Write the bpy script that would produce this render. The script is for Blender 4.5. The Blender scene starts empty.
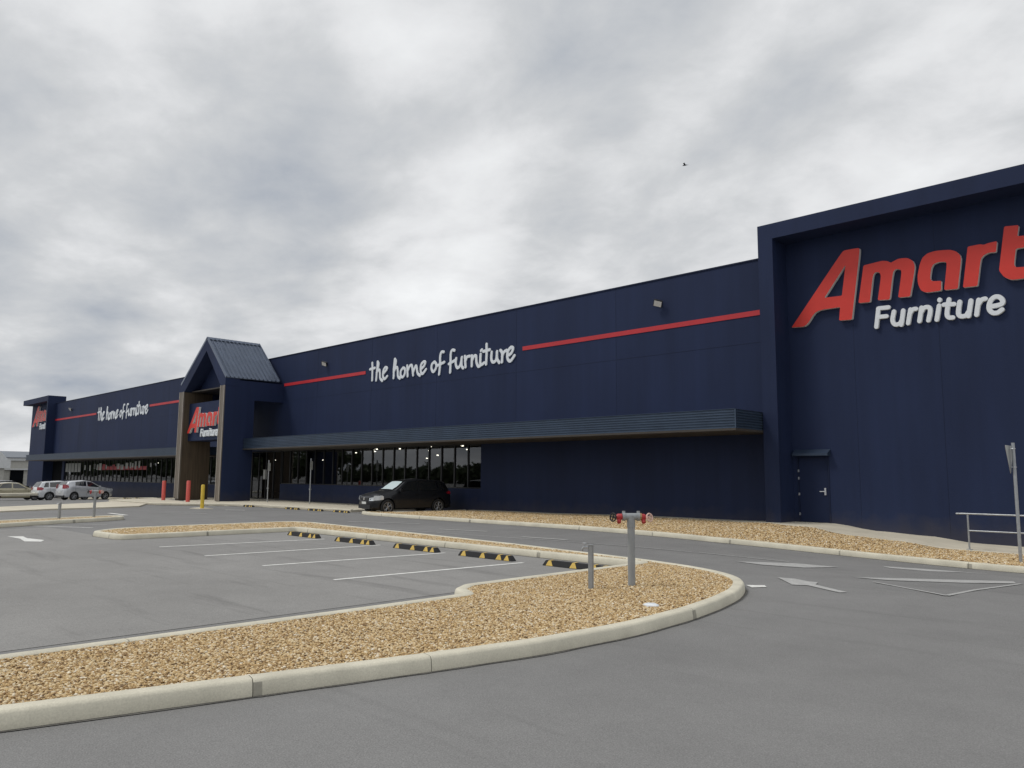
import bpy, bmesh, math, random
import numpy as np
from math import sin, cos, pi, radians, hypot, atan2, sqrt
from mathutils import Vector, Matrix
random.seed(7)
C = bpy.context.scene.collection
scene = bpy.context.scene

# ---------------------------------------------------------------- camera
CAMH = 1.65
cam_d = bpy.data.cameras.new('camera'); cam = bpy.data.objects.new('camera', cam_d); C.objects.link(cam)
f_px, pit, rol, yaw = 780.0, radians(6.747), radians(0.43), radians(45.0)
fw = Vector((-sin(yaw)*cos(pit), cos(yaw)*cos(pit), sin(pit)))
rt = Vector((cos(yaw), sin(yaw), 0)); up = rt.cross(fw)
r2 = cos(rol)*rt + sin(rol)*up; u2 = -sin(rol)*rt + cos(rol)*up
cam.matrix_world = Matrix(((r2.x, u2.x, -fw.x, 0), (r2.y, u2.y, -fw.y, 0), (r2.z, u2.z, -fw.z, CAMH), (0, 0, 0, 1)))
cam_d.sensor_width = 36.0; cam_d.lens = 36.0*f_px/1024.0
cam_d.clip_start = 0.1; cam_d.clip_end = 6000
scene.camera = cam

# ---------------------------------------------------------------- world
SUN_EL, SUN_AZ = radians(56), radians(222)     # azimuth clockwise from +Y
w = bpy.data.worlds.new('World'); scene.world = w; w.use_nodes = True
nt = w.node_tree; nt.nodes.clear()
def N(t, **k):
    n = nt.nodes.new(t)
    for a, b in k.items(): setattr(n, a, b)
    return n
def L(a, b): nt.links.new(a, b)
def M(op, a, b=None, c=None, clamp=False):
    n = N('ShaderNodeMath', operation=op, use_clamp=clamp)
    for i, v in enumerate((a, b, c)):
        if v is None: continue
        if isinstance(v, (int, float)): n.inputs[i].default_value = v
        else: L(v, n.inputs[i])
    return n.outputs[0]
out = N('ShaderNodeOutputWorld'); mixs = N('ShaderNodeMixShader')
sky = N('ShaderNodeTexSky', sky_type='NISHITA', sun_disc=False, sun_elevation=SUN_EL, sun_rotation=SUN_AZ)
bg1 = N('ShaderNodeBackground'); bg1.inputs[1].default_value = 0.06; L(sky.outputs[0], bg1.inputs[0])
bg2 = N('ShaderNodeBackground')
tc = N('ShaderNodeTexCoord'); sep = N('ShaderNodeSeparateXYZ'); L(tc.outputs['Generated'], sep.inputs[0])
zc = M('MAXIMUM', sep.outputs[2], 0.0); den = M('ADD', zc, 0.22)
px = M('DIVIDE', sep.outputs[0], den); py = M('DIVIDE', sep.outputs[1], den)
comb = N('ShaderNodeCombineXYZ'); L(px, comb.inputs[0]); L(py, comb.inputs[1])
def noise(vec, scale, detail, rough, dist, off):
    mp = N('ShaderNodeMapping'); mp.inputs['Location'].default_value = off; L(vec, mp.inputs[0])
    n = N('ShaderNodeTexNoise'); L(mp.outputs[0], n.inputs['Vector'])
    n.inputs['Scale'].default_value = scale; n.inputs['Detail'].default_value = detail
    n.inputs['Roughness'].default_value = rough; n.inputs['Distortion'].default_value = dist
    return n.outputs[0]
rotm = N('ShaderNodeMapping'); rotm.inputs['Rotation'].default_value = (0, 0, radians(35)); rotm.inputs['Scale'].default_value = (0.95, 1.08, 1.0); L(comb.outputs[0], rotm.inputs[0])
n1 = noise(rotm.outputs[0], 1.9, 10, 0.52, 0.25, (5.3, 0.9, 0))
n2 = noise(rotm.outputs[0], 4.6, 12, 0.60, 0.2, (8.4, 2.2, 0))
tone = M('ADD', M('MULTIPLY', n1, 1.15), M('MULTIPLY', n2, 0.55))
tone = M('SUBTRACT', tone, 0.32)
# broad brighter and darker banks of cloud, fixed in the sky by direction
def lobe(x, y, width, amp, cur):
    d = (r2*((x-512)/f_px) - u2*((y-384)/f_px) + fw).normalized()
    dp = N('ShaderNodeVectorMath', operation='DOT_PRODUCT'); L(tc.outputs['Generated'], dp.inputs[0]); dp.inputs[1].default_value = d
    mr = N('ShaderNodeMapRange', interpolation_type='SMOOTHERSTEP'); L(dp.outputs['Value'], mr.inputs[0])
    mr.inputs[1].default_value = cos(radians(width)); mr.inputs[2].default_value = 1.0
    mr.inputs[3].default_value = 0; mr.inputs[4].default_value = amp
    return M('ADD', cur, mr.outputs[0])
LOBES = [(150,25,12,.16),(410,20,7,.14),(620,20,9,-.08),(560,170,9,-.05),(700,75,6,.14),(260,110,9,-.06),(30,215,12,-.16),(240,235,10,-.14),(20,350,7,-.26),(110,355,6,-.24),(110,292,7,.16),(0,285,7,.14),(0,430,10,.14),(735,225,7,.14),(900,40,9,-.08),(930,115,7,.16),(860,190,6,.12),(440,260,7,.10),(390,310,7,.10),(590,200,7,-.08)]
for a in LOBES: tone = lobe(*a, tone)
ramp = N('ShaderNodeValToRGB'); L(tone, ramp.inputs[0])
cr = ramp.color_ramp; cr.interpolation = 'LINEAR'
cr.elements[0].position = 0.02; cr.elements[0].color = (0.37, 0.41, 0.475, 1)
cr.elements[1].position = 0.97; cr.elements[1].color = (0.93, 0.945, 0.955, 1)
e = cr.elements.new(0.30); e.color = (0.515, 0.54, 0.575, 1)
e = cr.elements.new(0.48); e.color = (0.62, 0.636, 0.655, 1)
e = cr.elements.new(0.66); e.color = (0.77, 0.78, 0.795, 1)
L(ramp.outputs[0], bg2.inputs[0]); bg2.inputs[1].default_value = 1.0
mixs.inputs[0].default_value = 0.985
L(bg1.outputs[0], mixs.inputs[1]); L(bg2.outputs[0], mixs.inputs[2]); L(mixs.outputs[0], out.inputs[0])

# ---------------------------------------------------------------- sun
sd = bpy.data.lights.new('sun', 'SUN'); so = bpy.data.objects.new('sun', sd); C.objects.link(so)
sd.energy = 1.3; sd.angle = radians(14); sd.color = (1.0, 0.96, 0.90)
sdir = Vector((sin(SUN_AZ)*cos(SUN_EL), cos(SUN_AZ)*cos(SUN_EL), sin(SUN_EL)))
so.rotation_euler = sdir.to_track_quat('Z', 'Y').to_euler()
scene.view_settings.view_transform = 'Standard'; scene.view_settings.look = 'None'
scene.view_settings.exposure = 0.0; scene.view_settings.gamma = 1.0; scene.view_settings.use_curve_mapping = False
scene.render.resolution_x = 1024; scene.render.resolution_y = 768
scene.render.engine = 'CYCLES'

# ---------------------------------------------------------------- materials
def mat(name, col, rough=0.6, metal=0.0, var=0.0, vscale=3.0, bump=0.0, bscale=40.0, spec=0.5, coat=0.0,
        stretch=(1, 1, 1), col2=None, emit=None, fine=0.0, fscale=120.0, dirt=None):
    m = bpy.data.materials.new(name); m.use_nodes = True
    t = m.node_tree; b = t.nodes['Principled BSDF']
    b.inputs['Base Color'].default_value = (*col, 1); b.inputs['Roughness'].default_value = rough
    b.inputs['Metallic'].default_value = metal; b.inputs['Specular IOR Level'].default_value = spec
    b.inputs['Coat Weight'].default_value = coat
    tcn = t.nodes.new('ShaderNodeTexCoord'); mp = t.nodes.new('ShaderNodeMapping')
    geo = t.nodes.new('ShaderNodeNewGeometry')
    t.links.new(geo.outputs['Position'], mp.inputs[0]); mp.inputs['Scale'].default_value = stretch
    cur = None
    if var or col2:
        n = t.nodes.new('ShaderNodeTexNoise'); n.inputs['Scale'].default_value = vscale; n.inputs['Detail'].default_value = 7
        n.inputs['Roughness'].default_value = 0.6
        t.links.new(mp.outputs[0], n.inputs['Vector'])
        r = t.nodes.new('ShaderNodeValToRGB'); r.color_ramp.elements[0].position = 0.3; r.color_ramp.elements[1].position = 0.7
        c0 = tuple(c*(1-var) for c in col); c1 = col2 if col2 else tuple(min(1, c*(1+var)) for c in col)
        r.color_ramp.elements[0].color = (*c0, 1); r.color_ramp.elements[1].color = (*c1, 1)
        t.links.new(n.outputs[0], r.inputs[0]); cur = r.outputs[0]
    if fine:
        n = t.nodes.new('ShaderNodeTexNoise'); n.inputs['Scale'].default_value = fscale; n.inputs['Detail'].default_value = 3
        t.links.new(geo.outputs['Position'], n.inputs['Vector'])
        mr = t.nodes.new('ShaderNodeMapRange'); t.links.new(n.outputs[0], mr.inputs[0])
        mr.inputs[1].default_value = 0.3; mr.inputs[2].default_value = 0.7; mr.inputs[3].default_value = 1-fine; mr.inputs[4].default_value = 1+fine
        mx = t.nodes.new('ShaderNodeMix'); mx.data_type = 'RGBA'; mx.blend_type = 'MULTIPLY'; mx.inputs[0].default_value = 1
        if cur: t.links.new(cur, mx.inputs[6])
        else: mx.inputs[6].default_value = (*col, 1)
        t.links.new(mr.outputs[0], mx.inputs[7]); cur = mx.outputs[2]
    if cur: t.links.new(cur, b.inputs['Base Color'])
    if bump:
        n = t.nodes.new('ShaderNodeTexNoise'); n.inputs['Scale'].default_value = bscale; n.inputs['Detail'].default_value = 4
        t.links.new(mp.outputs[0], n.inputs['Vector'])
        bp = t.nodes.new('ShaderNodeBump'); bp.inputs['Strength'].default_value = bump; bp.inputs['Distance'].default_value = 0.01
        t.links.new(n.outputs[0], bp.inputs['Height']); t.links.new(bp.outputs[0], b.inputs['Normal'])
    if emit:
        b.inputs['Emission Color'].default_value = (*emit[0], 1); b.inputs['Emission Strength'].default_value = emit[1]
    return m

def asphalt(name, base, stain, streak):
    m = bpy.data.materials.new(name); m.use_nodes = True; t = m.node_tree; b = t.nodes['Principled BSDF']
    geo = t.nodes.new('ShaderNodeNewGeometry')
    def ns(scale, detail, rough=0.6, mscale=(1, 1, 1), rz=0, dist=0):
        mp = t.nodes.new('ShaderNodeMapping'); mp.inputs['Scale'].default_value = mscale; mp.inputs['Rotation'].default_value = (0, 0, rz)
        t.links.new(geo.outputs['Position'], mp.inputs[0])
        n = t.nodes.new('ShaderNodeTexNoise'); n.inputs['Scale'].default_value = scale; n.inputs['Detail'].default_value = detail
        n.inputs['Roughness'].default_value = rough; n.inputs['Distortion'].default_value = dist
        t.links.new(mp.outputs[0], n.inputs['Vector']); return n.outputs[0]
    def rng(s, a, bb, c, d):
        mr = t.nodes.new('ShaderNodeMapRange'); t.links.new(s, mr.inputs[0])
        for i, v in enumerate((a, bb, c, d)): mr.inputs[i+1].default_value = v
        return mr.outputs[0]
    def mul(a, bb):
        x = t.nodes.new('ShaderNodeMath'); x.operation = 'MULTIPLY'; t.links.new(a, x.inputs[0]); t.links.new(bb, x.inputs[1]); return x.outputs[0]
    big = rng(ns(0.22, 5), 0.3, 0.7, 1-stain, 1+stain)
    med = rng(ns(1.3, 6, 0.65), 0.3, 0.7, 1-stain*0.6, 1+stain*0.5)
    stk = rng(ns(0.9, 5, 0.6, (0.25, 2.2, 1), 0.25, 0.6), 0.56, 0.78, 1.0, 1-streak)
    spk = rng(ns(95, 2, 0.7), 0.25, 0.75, 0.72, 1.28)
    agg = t.nodes.new('ShaderNodeTexVoronoi'); agg.inputs['Scale'].default_value = 75; t.links.new(geo.outputs['Position'], agg.inputs['Vector'])
    ag = rng(agg.outputs['Color'], 0.0, 1.0, 0.90, 1.1)
    v = mul(mul(mul(big, med), stk), mul(spk, ag))
    mx = t.nodes.new('ShaderNodeMix'); mx.data_type = 'RGBA'; mx.blend_type = 'MULTIPLY'; mx.inputs[0].default_value = 1
    mx.inputs[6].default_value = (*base, 1); t.links.new(v, mx.inputs[7]); t.links.new(mx.outputs[2], b.inputs['Base Color'])
    b.inputs['Roughness'].default_value = 0.82; b.inputs['Specular IOR Level'].default_value = 0.35
    bp = t.nodes.new('ShaderNodeBump'); bp.inputs['Strength'].default_value = 0.5; bp.inputs['Distance'].default_value = 0.006
    t.links.new(agg.outputs['Distance'], bp.inputs['Height']); t.links.new(bp.outputs[0], b.inputs['Normal'])
    return m

GRAVCOL = [(0.0, (0.13, 0.085, 0.05)), (0.15, (0.34, 0.215, 0.105)), (0.38, (0.54, 0.375, 0.18)), (0.62, (0.67, 0.50, 0.265)), (0.84, (0.77, 0.65, 0.44)), (1.0, (0.88, 0.82, 0.70))]
def gravel_mat(name, attr=None, scale=34.0):
    m = bpy.data.materials.new(name); m.use_nodes = True; t = m.node_tree; b = t.nodes['Principled BSDF']
    r = t.nodes.new('ShaderNodeValToRGB')
    r.color_ramp.elements[0].position = 0; r.color_ramp.elements[0].color = (*GRAVCOL[0][1], 1)
    r.color_ramp.elements[1].position = 1; r.color_ramp.elements[1].color = (*GRAVCOL[-1][1], 1)
    for p, c in GRAVCOL[1:-1]: e = r.color_ramp.elements.new(p); e.color = (*c, 1)
    b.inputs['Roughness'].default_value = 0.75; b.inputs['Specular IOR Level'].default_value = 0.3
    if attr:
        a = t.nodes.new('ShaderNodeAttribute'); a.attribute_name = attr; t.links.new(a.outputs['Fac'], r.inputs[0])
    else:
        geo = t.nodes.new('ShaderNodeNewGeometry'); v = t.nodes.new('ShaderNodeTexVoronoi'); v.inputs['Scale'].default_value = scale
        t.links.new(geo.outputs['Position'], v.inputs['Vector'])
        sp = t.nodes.new('ShaderNodeSeparateColor'); t.links.new(v.outputs['Color'], sp.inputs[0]); t.links.new(sp.outputs[0], r.inputs[0])
        bp = t.nodes.new('ShaderNodeBump'); bp.inputs['Strength'].default_value = 1.0; bp.inputs['Distance'].default_value = 0.03; bp.invert = True
        t.links.new(v.outputs['Distance'], bp.inputs['Height']); t.links.new(bp.outputs[0], b.inputs['Normal'])
    t.links.new(r.outputs[0], b.inputs['Base Color'])
    return m

def n2d(t, geo):
    n = t.nodes.new('ShaderNodeTexNoise'); n.inputs['Scale'].default_value = 2.5; n.inputs['Detail'].default_value = 6
    t.links.new(geo.outputs['Position'], n.inputs['Vector']); return n.outputs[0]
def wall_mat(name, col, seams=True):
    m = bpy.data.materials.new(name); m.use_nodes = True; t = m.node_tree; b = t.nodes['Principled BSDF']
    geo = t.nodes.new('ShaderNodeNewGeometry')
    n = t.nodes.new('ShaderNodeTexNoise'); n.inputs['Scale'].default_value = 0.5; n.inputs['Detail'].default_value = 6
    mp = t.nodes.new('ShaderNodeMapping'); mp.inputs['Scale'].default_value = (1, 1, 0.35); t.links.new(geo.outputs['Position'], mp.inputs[0]); t.links.new(mp.outputs[0], n.inputs['Vector'])
    r = t.nodes.new('ShaderNodeValToRGB'); r.color_ramp.elements[0].position = 0.3; r.color_ramp.elements[1].position = 0.72
    r.color_ramp.elements[0].color = (*[c*0.86 for c in col], 1); r.color_ramp.elements[1].color = (*[c*1.14 for c in col], 1)
    t.links.new(n.outputs[0], r.inputs[0])
    sn = t.nodes.new('ShaderNodeTexNoise'); sn.inputs['Scale'].default_value = 1.6; sn.inputs['Detail'].default_value = 5
    sm = t.nodes.new('ShaderNodeMapping'); sm.inputs['Scale'].default_value = (2.2, 2.2, 0.10); t.links.new(geo.outputs['Position'], sm.inputs[0]); t.links.new(sm.outputs[0], sn.inputs['Vector'])
    sr = t.nodes.new('ShaderNodeMapRange'); t.links.new(sn.outputs[0], sr.inputs[0]); sr.inputs[1].default_value = .35; sr.inputs[2].default_value = .75; sr.inputs[3].default_value = .94; sr.inputs[4].default_value = 1.07
    sx = t.nodes.new('ShaderNodeMix'); sx.data_type = 'RGBA'; sx.blend_type = 'MULTIPLY'; sx.inputs[0].default_value = 1; t.links.new(r.outputs[0], sx.inputs[6]); t.links.new(sr.outputs[0], sx.inputs[7])
    # splash dirt on the lowest part of the wall
    sp = t.nodes.new('ShaderNodeSeparateXYZ'); t.links.new(geo.outputs['Position'], sp.inputs[0])
    dn = t.nodes.new('ShaderNodeMath'); dn.operation = 'MULTIPLY_ADD'; t.links.new(n2d(t, geo), dn.inputs[0]); dn.inputs[1].default_value = -.8; t.links.new(sp.outputs[2], dn.inputs[2])
    dr_ = t.nodes.new('ShaderNodeMapRange'); t.links.new(dn.outputs[0], dr_.inputs[0]); dr_.inputs[1].default_value = -.3; dr_.inputs[2].default_value = .25; dr_.inputs[3].default_value = .30; dr_.inputs[4].default_value = 0
    dm = t.nodes.new('ShaderNodeMix'); dm.data_type = 'RGBA'; t.links.new(dr_.outputs[0], dm.inputs[0]); t.links.new(sx.outputs[2], dm.inputs[6]); dm.inputs[7].default_value = (.10, .085, .07, 1)
    t.links.new(dm.outputs[2], b.inputs['Base Color'])
    b.inputs['Roughness'].default_value = 0.65; b.inputs['Specular IOR Level'].default_value = 0.22
    n2_ = t.nodes.new('ShaderNodeTexNoise'); n2_.inputs['Scale'].default_value = 22; n2_.inputs['Detail'].default_value = 4
    t.links.new(geo.outputs['Position'], n2_.inputs['Vector'])
    bp = t.nodes.new('ShaderNodeBump'); bp.inputs['Strength'].default_value = 0.25; bp.inputs['Distance'].default_value = 0.01
    t.links.new(n2_.outputs[0], bp.inputs['Height']); t.links.new(bp.outputs[0], b.inputs['Normal'])
    return m

def glass_mat(name, tint=(0.35, 0.37, 0.38), ior=1.85, gloss=(0.95, 0.97, 1.0)):
    m = bpy.data.materials.new(name); m.use_nodes = True; t = m.node_tree; t.nodes.clear()
    o = t.nodes.new('ShaderNodeOutputMaterial'); mx = t.nodes.new('ShaderNodeMixShader'); fr = t.nodes.new('ShaderNodeFresnel')
    fr.inputs[0].default_value = ior
    tr = t.nodes.new('ShaderNodeBsdfTransparent'); tr.inputs[0].default_value = (*tint, 1)
    gl = t.nodes.new('ShaderNodeBsdfGlossy'); gl.inputs['Roughness'].default_value = 0.015; gl.inputs[0].default_value = (*gloss, 1)
    t.links.new(fr.outputs[0], mx.inputs[0]); t.links.new(tr.outputs[0], mx.inputs[1]); t.links.new(gl.outputs[0], mx.inputs[2]); t.links.new(mx.outputs[0], o.inputs[0])
    return m

NAVY = (0.0158, 0.0262, 0.070)
m_navy = wall_mat('navy_render', NAVY)
m_navy_dk = wall_mat('navy_joint', tuple(c*.7 for c in NAVY))
m_navy_metal = mat('navy_sheet_metal', (0.060, 0.090, 0.14), 0.38, 0.35, var=0.12, vscale=1.5)
m_roofmetal = mat('blue_grey_roof_sheet', (0.13, 0.158, 0.215), 0.34, 0.5, var=0.1, vscale=1.2)
m_red = mat('red_paint', (0.64, 0.036, 0.024), 0.45, var=0.08, vscale=1)
m_redstripe = mat('red_stripe_paint', (0.52, 0.025, 0.035), 0.5, var=0.12, vscale=0.7)
m_white = mat('white_acrylic', (0.78, 0.82, 0.86), 0.4)
m_edge = mat('pale_letter_return', (0.75, 0.73, 0.72), 0.4)
m_tan = mat('weathered_timber_trim', (0.17, 0.145, 0.12), 0.6, var=0.25, vscale=2, stretch=(6, 6, 0.5))
m_tan_lt = mat('pale_trim_edge', (0.34, 0.31, 0.27), 0.55, var=0.15, vscale=3)
m_brown = mat('brown_timber_look_cladding', (0.085, 0.062, 0.04), 0.6, var=0.35, vscale=1.5, stretch=(8, 8, 0.4))
m_soffit = mat('brown_grey_soffit', (0.055, 0.048, 0.042), 0.7, var=0.1)
m_frame = mat('black_window_frame', (0.012, 0.013, 0.016), 0.4)
m_glass = glass_mat('shop_glass')
m_room = mat('shop_interior_lining', (0.06, 0.055, 0.05), 0.8, var=0.2)
m_roomfloor = mat('shop_floor', (0.07, 0.06, 0.055), 0.5, var=0.2)
m_lamp = mat('lit_downlight', (1, 0.95, 0.85), 0.5, emit=((1.0, 0.9, 0.72), 7.0))
m_black = mat('black_door_paint', (0.004, 0.005, 0.007), 0.9, spec=0.1)
m_conc = mat('pale_kerb_concrete', (0.64, 0.605, 0.49), 0.85, var=0.13, vscale=2.2, bump=0.25, bscale=60, fine=0.09, fscale=80)
m_path = mat('pale_path_concrete', (0.62, 0.57, 0.46), 0.85, var=0.12, vscale=1.2, bump=0.15, bscale=50, fine=0.07, fscale=60)
m_stain = mat('dirty_kerb_joint', (0.36, 0.34, 0.28), 0.9, var=0.2, vscale=9)
m_road = asphalt('driveway_asphalt', (0.215, 0.213, 0.210), 0.11, 0.20)
m_lot = asphalt('parking_lot_asphalt', (0.268, 0.263, 0.254), 0.11, 0.34)
m_paint = mat('worn_white_road_paint', (0.76, 0.76, 0.73), 0.7, var=0.16, vscale=9, fine=0.15, fscale=60)
m_paint_old = mat('faded_white_road_paint', (0.43, 0.43, 0.42), 0.75, var=0.16, vscale=7, fine=0.15, fscale=60)
m_grav = gravel_mat('pebble_bed')
m_peb = gravel_mat('pebbles', 'tint')
m_rubber = mat('black_rubber', (0.018, 0.018, 0.020), 0.7, var=0.2, vscale=8)
m_yellow = mat('yellow_reflective', (0.72, 0.50, 0.12), 0.5, var=0.12, vscale=14)
m_galv = mat('galvanised_steel', (0.40, 0.42, 0.44), 0.45, 0.6, var=0.12, vscale=14)
m_pipe = mat('grey_painted_pipe', (0.30, 0.32, 0.335), 0.55, 0.1, var=0.08, vscale=10)
m_vred = mat('red_valve_paint', (0.42, 0.03, 0.035), 0.45)
m_pink = mat('sun_faded_valve_wheel', (0.72, 0.50, 0.42), 0.5)
m_brass = mat('brass', (0.42, 0.28, 0.14), 0.4, 0.7)
m_bred = mat('red_bollard_paint', (0.62, 0.10, 0.08), 0.5, var=0.08, vscale=6)
m_byel = mat('yellow_bollard_paint', (0.72, 0.50, 0.05), 0.5, var=0.08, vscale=6)
m_alu = mat('sign_back_aluminium', (0.52, 0.54, 0.53), 0.45, 0.4)
m_hinge = mat('pale_door_hardware', (0.60, 0.62, 0.66), 0.35, 0.6)

# ---------------------------------------------------------------- mesh helpers
class MB:
    def __init__(s): s.v = []; s.f = []; s.mi = []
    def quad(s, a, b, c, d, mi=0): n = len(s.v); s.v += [tuple(a), tuple(b), tuple(c), tuple(d)]; s.f.append((n, n+1, n+2, n+3)); s.mi.append(mi)
    def poly(s, pts, mi=0): n = len(s.v); s.v += [tuple(p) for p in pts]; s.f.append(tuple(range(n, n+len(pts)))); s.mi.append(mi)
    def box(s, x0, x1, y0, y1, z0, z1, mi=0):
        n = len(s.v); s.v += [(x, y, z) for z in (z0, z1) for x, y in ((x0, y0), (x1, y0), (x1, y1), (x0, y1))]
        for f in ((0, 3, 2, 1), (4, 5, 6, 7), (0, 1, 5, 4), (1, 2, 6, 5), (2, 3, 7, 6), (3, 0, 4, 7)):
            s.f.append(tuple(n+i for i in f)); s.mi.append(mi)
    def prism(s, pts, h, axis='y', mi=0, mside=None):
        """pts: 3-D polygon; h: offset vector"""
        n = len(s.v); k = len(pts); h = Vector(h)
        s.v += [tuple(p) for p in pts] + [tuple(Vector(p)+h) for p in pts]
        s.f.append(tuple(range(n, n+k))); s.mi.append(mi)
        s.f.append(tuple(range(n+2*k-1, n+k-1, -1))); s.mi.append(mi)
        for i in range(k):
            j = (i+1) % k; s.f.append((n+i, n+k+i, n+k+j, n+j)); s.mi.append(mi if mside is None else mside)
    def tube(s, pts, r, seg=10, mi=0, caps=True):
        pts = [Vector(p) for p in pts]; rr = r if isinstance(r, (list, tuple)) else [r]*len(pts); n = len(s.v)
        prev = None
        for i, p in enumerate(pts):
            d = (pts[min(i+1, len(pts)-1)] - pts[max(i-1, 0)]).normalized()
            if prev is None: a = d.orthogonal().normalized()
            else: a = (prev - d*prev.dot(d)).normalized()
            prev = a; b = d.cross(a)
            for k in range(seg):
                t = 2*pi*k/seg; s.v.append(tuple(p + (a*cos(t)+b*sin(t))*rr[i]))
        for i in range(len(pts)-1):
            for k in range(seg):
                q = (k+1) % seg; s.f.append((n+i*seg+k, n+i*seg+q, n+(i+1)*seg+q, n+(i+1)*seg+k)); s.mi.append(mi)
        if caps:
            s.f.append(tuple(range(n+seg-1, n-1, -1))); s.mi.append(mi)
            m_ = n+(len(pts)-1)*seg; s.f.append(tuple(range(m_, m_+seg))); s.mi.append(mi)
    def torus(s, c, R, r, normal, seg=20, sub=8, mi=0):
        nv = Vector(normal).normalized(); a = nv.orthogonal().normalized(); b = nv.cross(a); c = Vector(c); n = len(s.v)
        for i in range(seg):
            t = 2*pi*i/seg; d = a*cos(t)+b*sin(t)
            for k in range(sub):
                u = 2*pi*k/sub; s.v.append(tuple(c + d*(R+r*cos(u)) + nv*r*sin(u)))
        for i in range(seg):
            for k in range(sub):
                i2 = (i+1) % seg; k2 = (k+1) % sub
                s.f.append((n+i*sub+k, n+i2*sub+k, n+i2*sub+k2, n+i*sub+k2)); s.mi.append(mi)
    def build(s, name, mats, parent=None, smooth=False, fix=True, bevel=0.0):
        me = bpy.data.meshes.new(name); off = Vector((0, 0, 0))
        
        a = parent
        while a is not None and a.get('_world') is None: a = a.parent
        if a is not None: off = Vector(a['_world'])
        me.from_pydata([tuple(Vector(p)-off) for p in s.v], [], s.f)
        if not isinstance(mats, (list, tuple)): mats = [mats]
        for m in mats: me.materials.append(m)
        me.polygons.foreach_set('material_index', s.mi)
        if fix:
            bm = bmesh.new(); bm.from_mesh(me)
            if bevel:
                bmesh.ops.remove_doubles(bm, verts=bm.verts, dist=0.0005)
                bmesh.ops.recalc_face_normals(bm, faces=bm.faces)
                ed = [e for e in bm.edges if len(e.link_faces) == 2 and e.calc_face_angle(0) > 0.6]
                bmesh.ops.bevel(bm, geom=ed, offset=bevel, segments=2, affect='EDGES')
            bmesh.ops.recalc_face_normals(bm, faces=bm.faces); bm.to_mesh(me); bm.free()
        if smooth: me.polygons.foreach_set('use_smooth', [True]*len(me.polygons))
        o = bpy.data.objects.new(name, me); C.objects.link(o)
        if parent is not None: o.parent = parent
        return o

def sharp(o, ang=35):
    me = o.data; me.polygons.foreach_set('use_smooth', [True]*len(me.polygons))
    bm = bmesh.new(); bm.from_mesh(me)
    for e in bm.edges: e.smooth = not (len(e.link_faces) == 2 and e.calc_face_angle(0) > radians(ang))
    bm.to_mesh(me); bm.free(); return o

def tag(o, label=None, cat=None, group=None, kind=None):
    if label: o['label'] = label
    if cat: o['category'] = cat
    if group: o['group'] = group
    if kind: o['kind'] = kind
    return o
def thing(name, label, cat, loc=(0, 0, 0), rotz=0.0, group=None, world=True):
    """Empty at the thing's base. world=True: its parts are given in world coordinates."""
    o = bpy.data.objects.new(name, None); C.objects.link(o); o.location = loc; o.rotation_euler = (0, 0, rotz); o.empty_display_size = 0.3
    if world: o['_world'] = tuple(float(x) for x in loc)
    return tag(o, label, cat, group)
def struct(o): o['kind'] = 'structure'; return o
def copy_tree(o, parent=None):
    c = o.copy(); C.objects.link(c); c.parent = parent
    if parent is not None: c.matrix_parent_inverse = o.matrix_parent_inverse
    for ch in [x for x in bpy.data.objects if x.parent == o]: copy_tree(ch, c)
    return c

def S01(t): t = min(1.0, max(0.0, t)); return t*t*(3-2*t)
def zg(x, y): return -0.22*S01((x+13)/9)*S01((y-12)/6) - 0.62*S01((-47-x)/32)*S01((y-8)/6)

def smooth_closed(pts, n=4, r=None):
    """resample a closed polygon with Chaikin corner cutting"""
    for _ in range(n):
        q = []
        for i in range(len(pts)):
            a = Vector(pts[i]); b = Vector(pts[(i+1) % len(pts)])
            q.append(tuple(a*0.75+b*0.25)); q.append(tuple(a*0.25+b*0.75))
        pts = q
    return pts
def catmull(pts, k=8, closed=False):
    P = [Vector(p) for p in pts]; n = len(P); o = []
    if n == 2 and not closed: return [P[0].lerp(P[1], i/k) for i in range(k+1)]
    for i in range(n if closed else n-1):
        if closed: p0, p1, p2, p3 = P[i-1], P[i], P[(i+1) % n], P[(i+2) % n]
        else: p0, p1, p2, p3 = P[max(i-1, 0)], P[i], P[i+1], P[min(i+2, n-1)]
        for j in range(k):
            t = j/k; o.append(0.5*((2*p1)+(p2-p0)*t+(2*p0-5*p1+4*p2-p3)*t*t+(3*p1-p0-3*p2+p3)*t**3))
    if not closed: o.append(P[-1])
    return o

# ================================================================ GROUND
def axis(lo, hi, step, far):
    a = [lo+i*step for i in range(int((hi-lo)/step)+1)]
    return [-far, -1200, -400, -180] + a + [a[-1]+15, 400, 1200, far]
xs = axis(-100, 16, 1.0, 3000); ys = [-3000, -1000, -300, -100] + [-30+i for i in range(61)] + [60, 120, 400, 1200, 3000]
mb = MB(); nx = len(xs)
for y in ys:
    for x in xs: mb.v.append((x, y, zg(x, y)))
for j in range(len(ys)-1):
    for i in range(nx-1): mb.f.append((j*nx+i, j*nx+i+1, (j+1)*nx+i+1, (j+1)*nx+i)); mb.mi.append(0)
g = struct(mb.build('ground', m_road, smooth=True))

def sheet(name, poly, z, m, step=1.0):
    """flat sheet draped on the ground by clipping to a fan"""
    mb = MB(); mb.poly([(x, y, zg(x, y)+z) for x, y in poly]); return struct(mb.build(name, m))
lot = [(-8.6, -30), (-8.6, 11.85), (-20.75, 11.85), (-20.75, 7.1), (-27.0, 7.1), (-24.5, -1), (-40, -30)]
sheet('parking_lot', lot, 0.004, m_lot)

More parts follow.
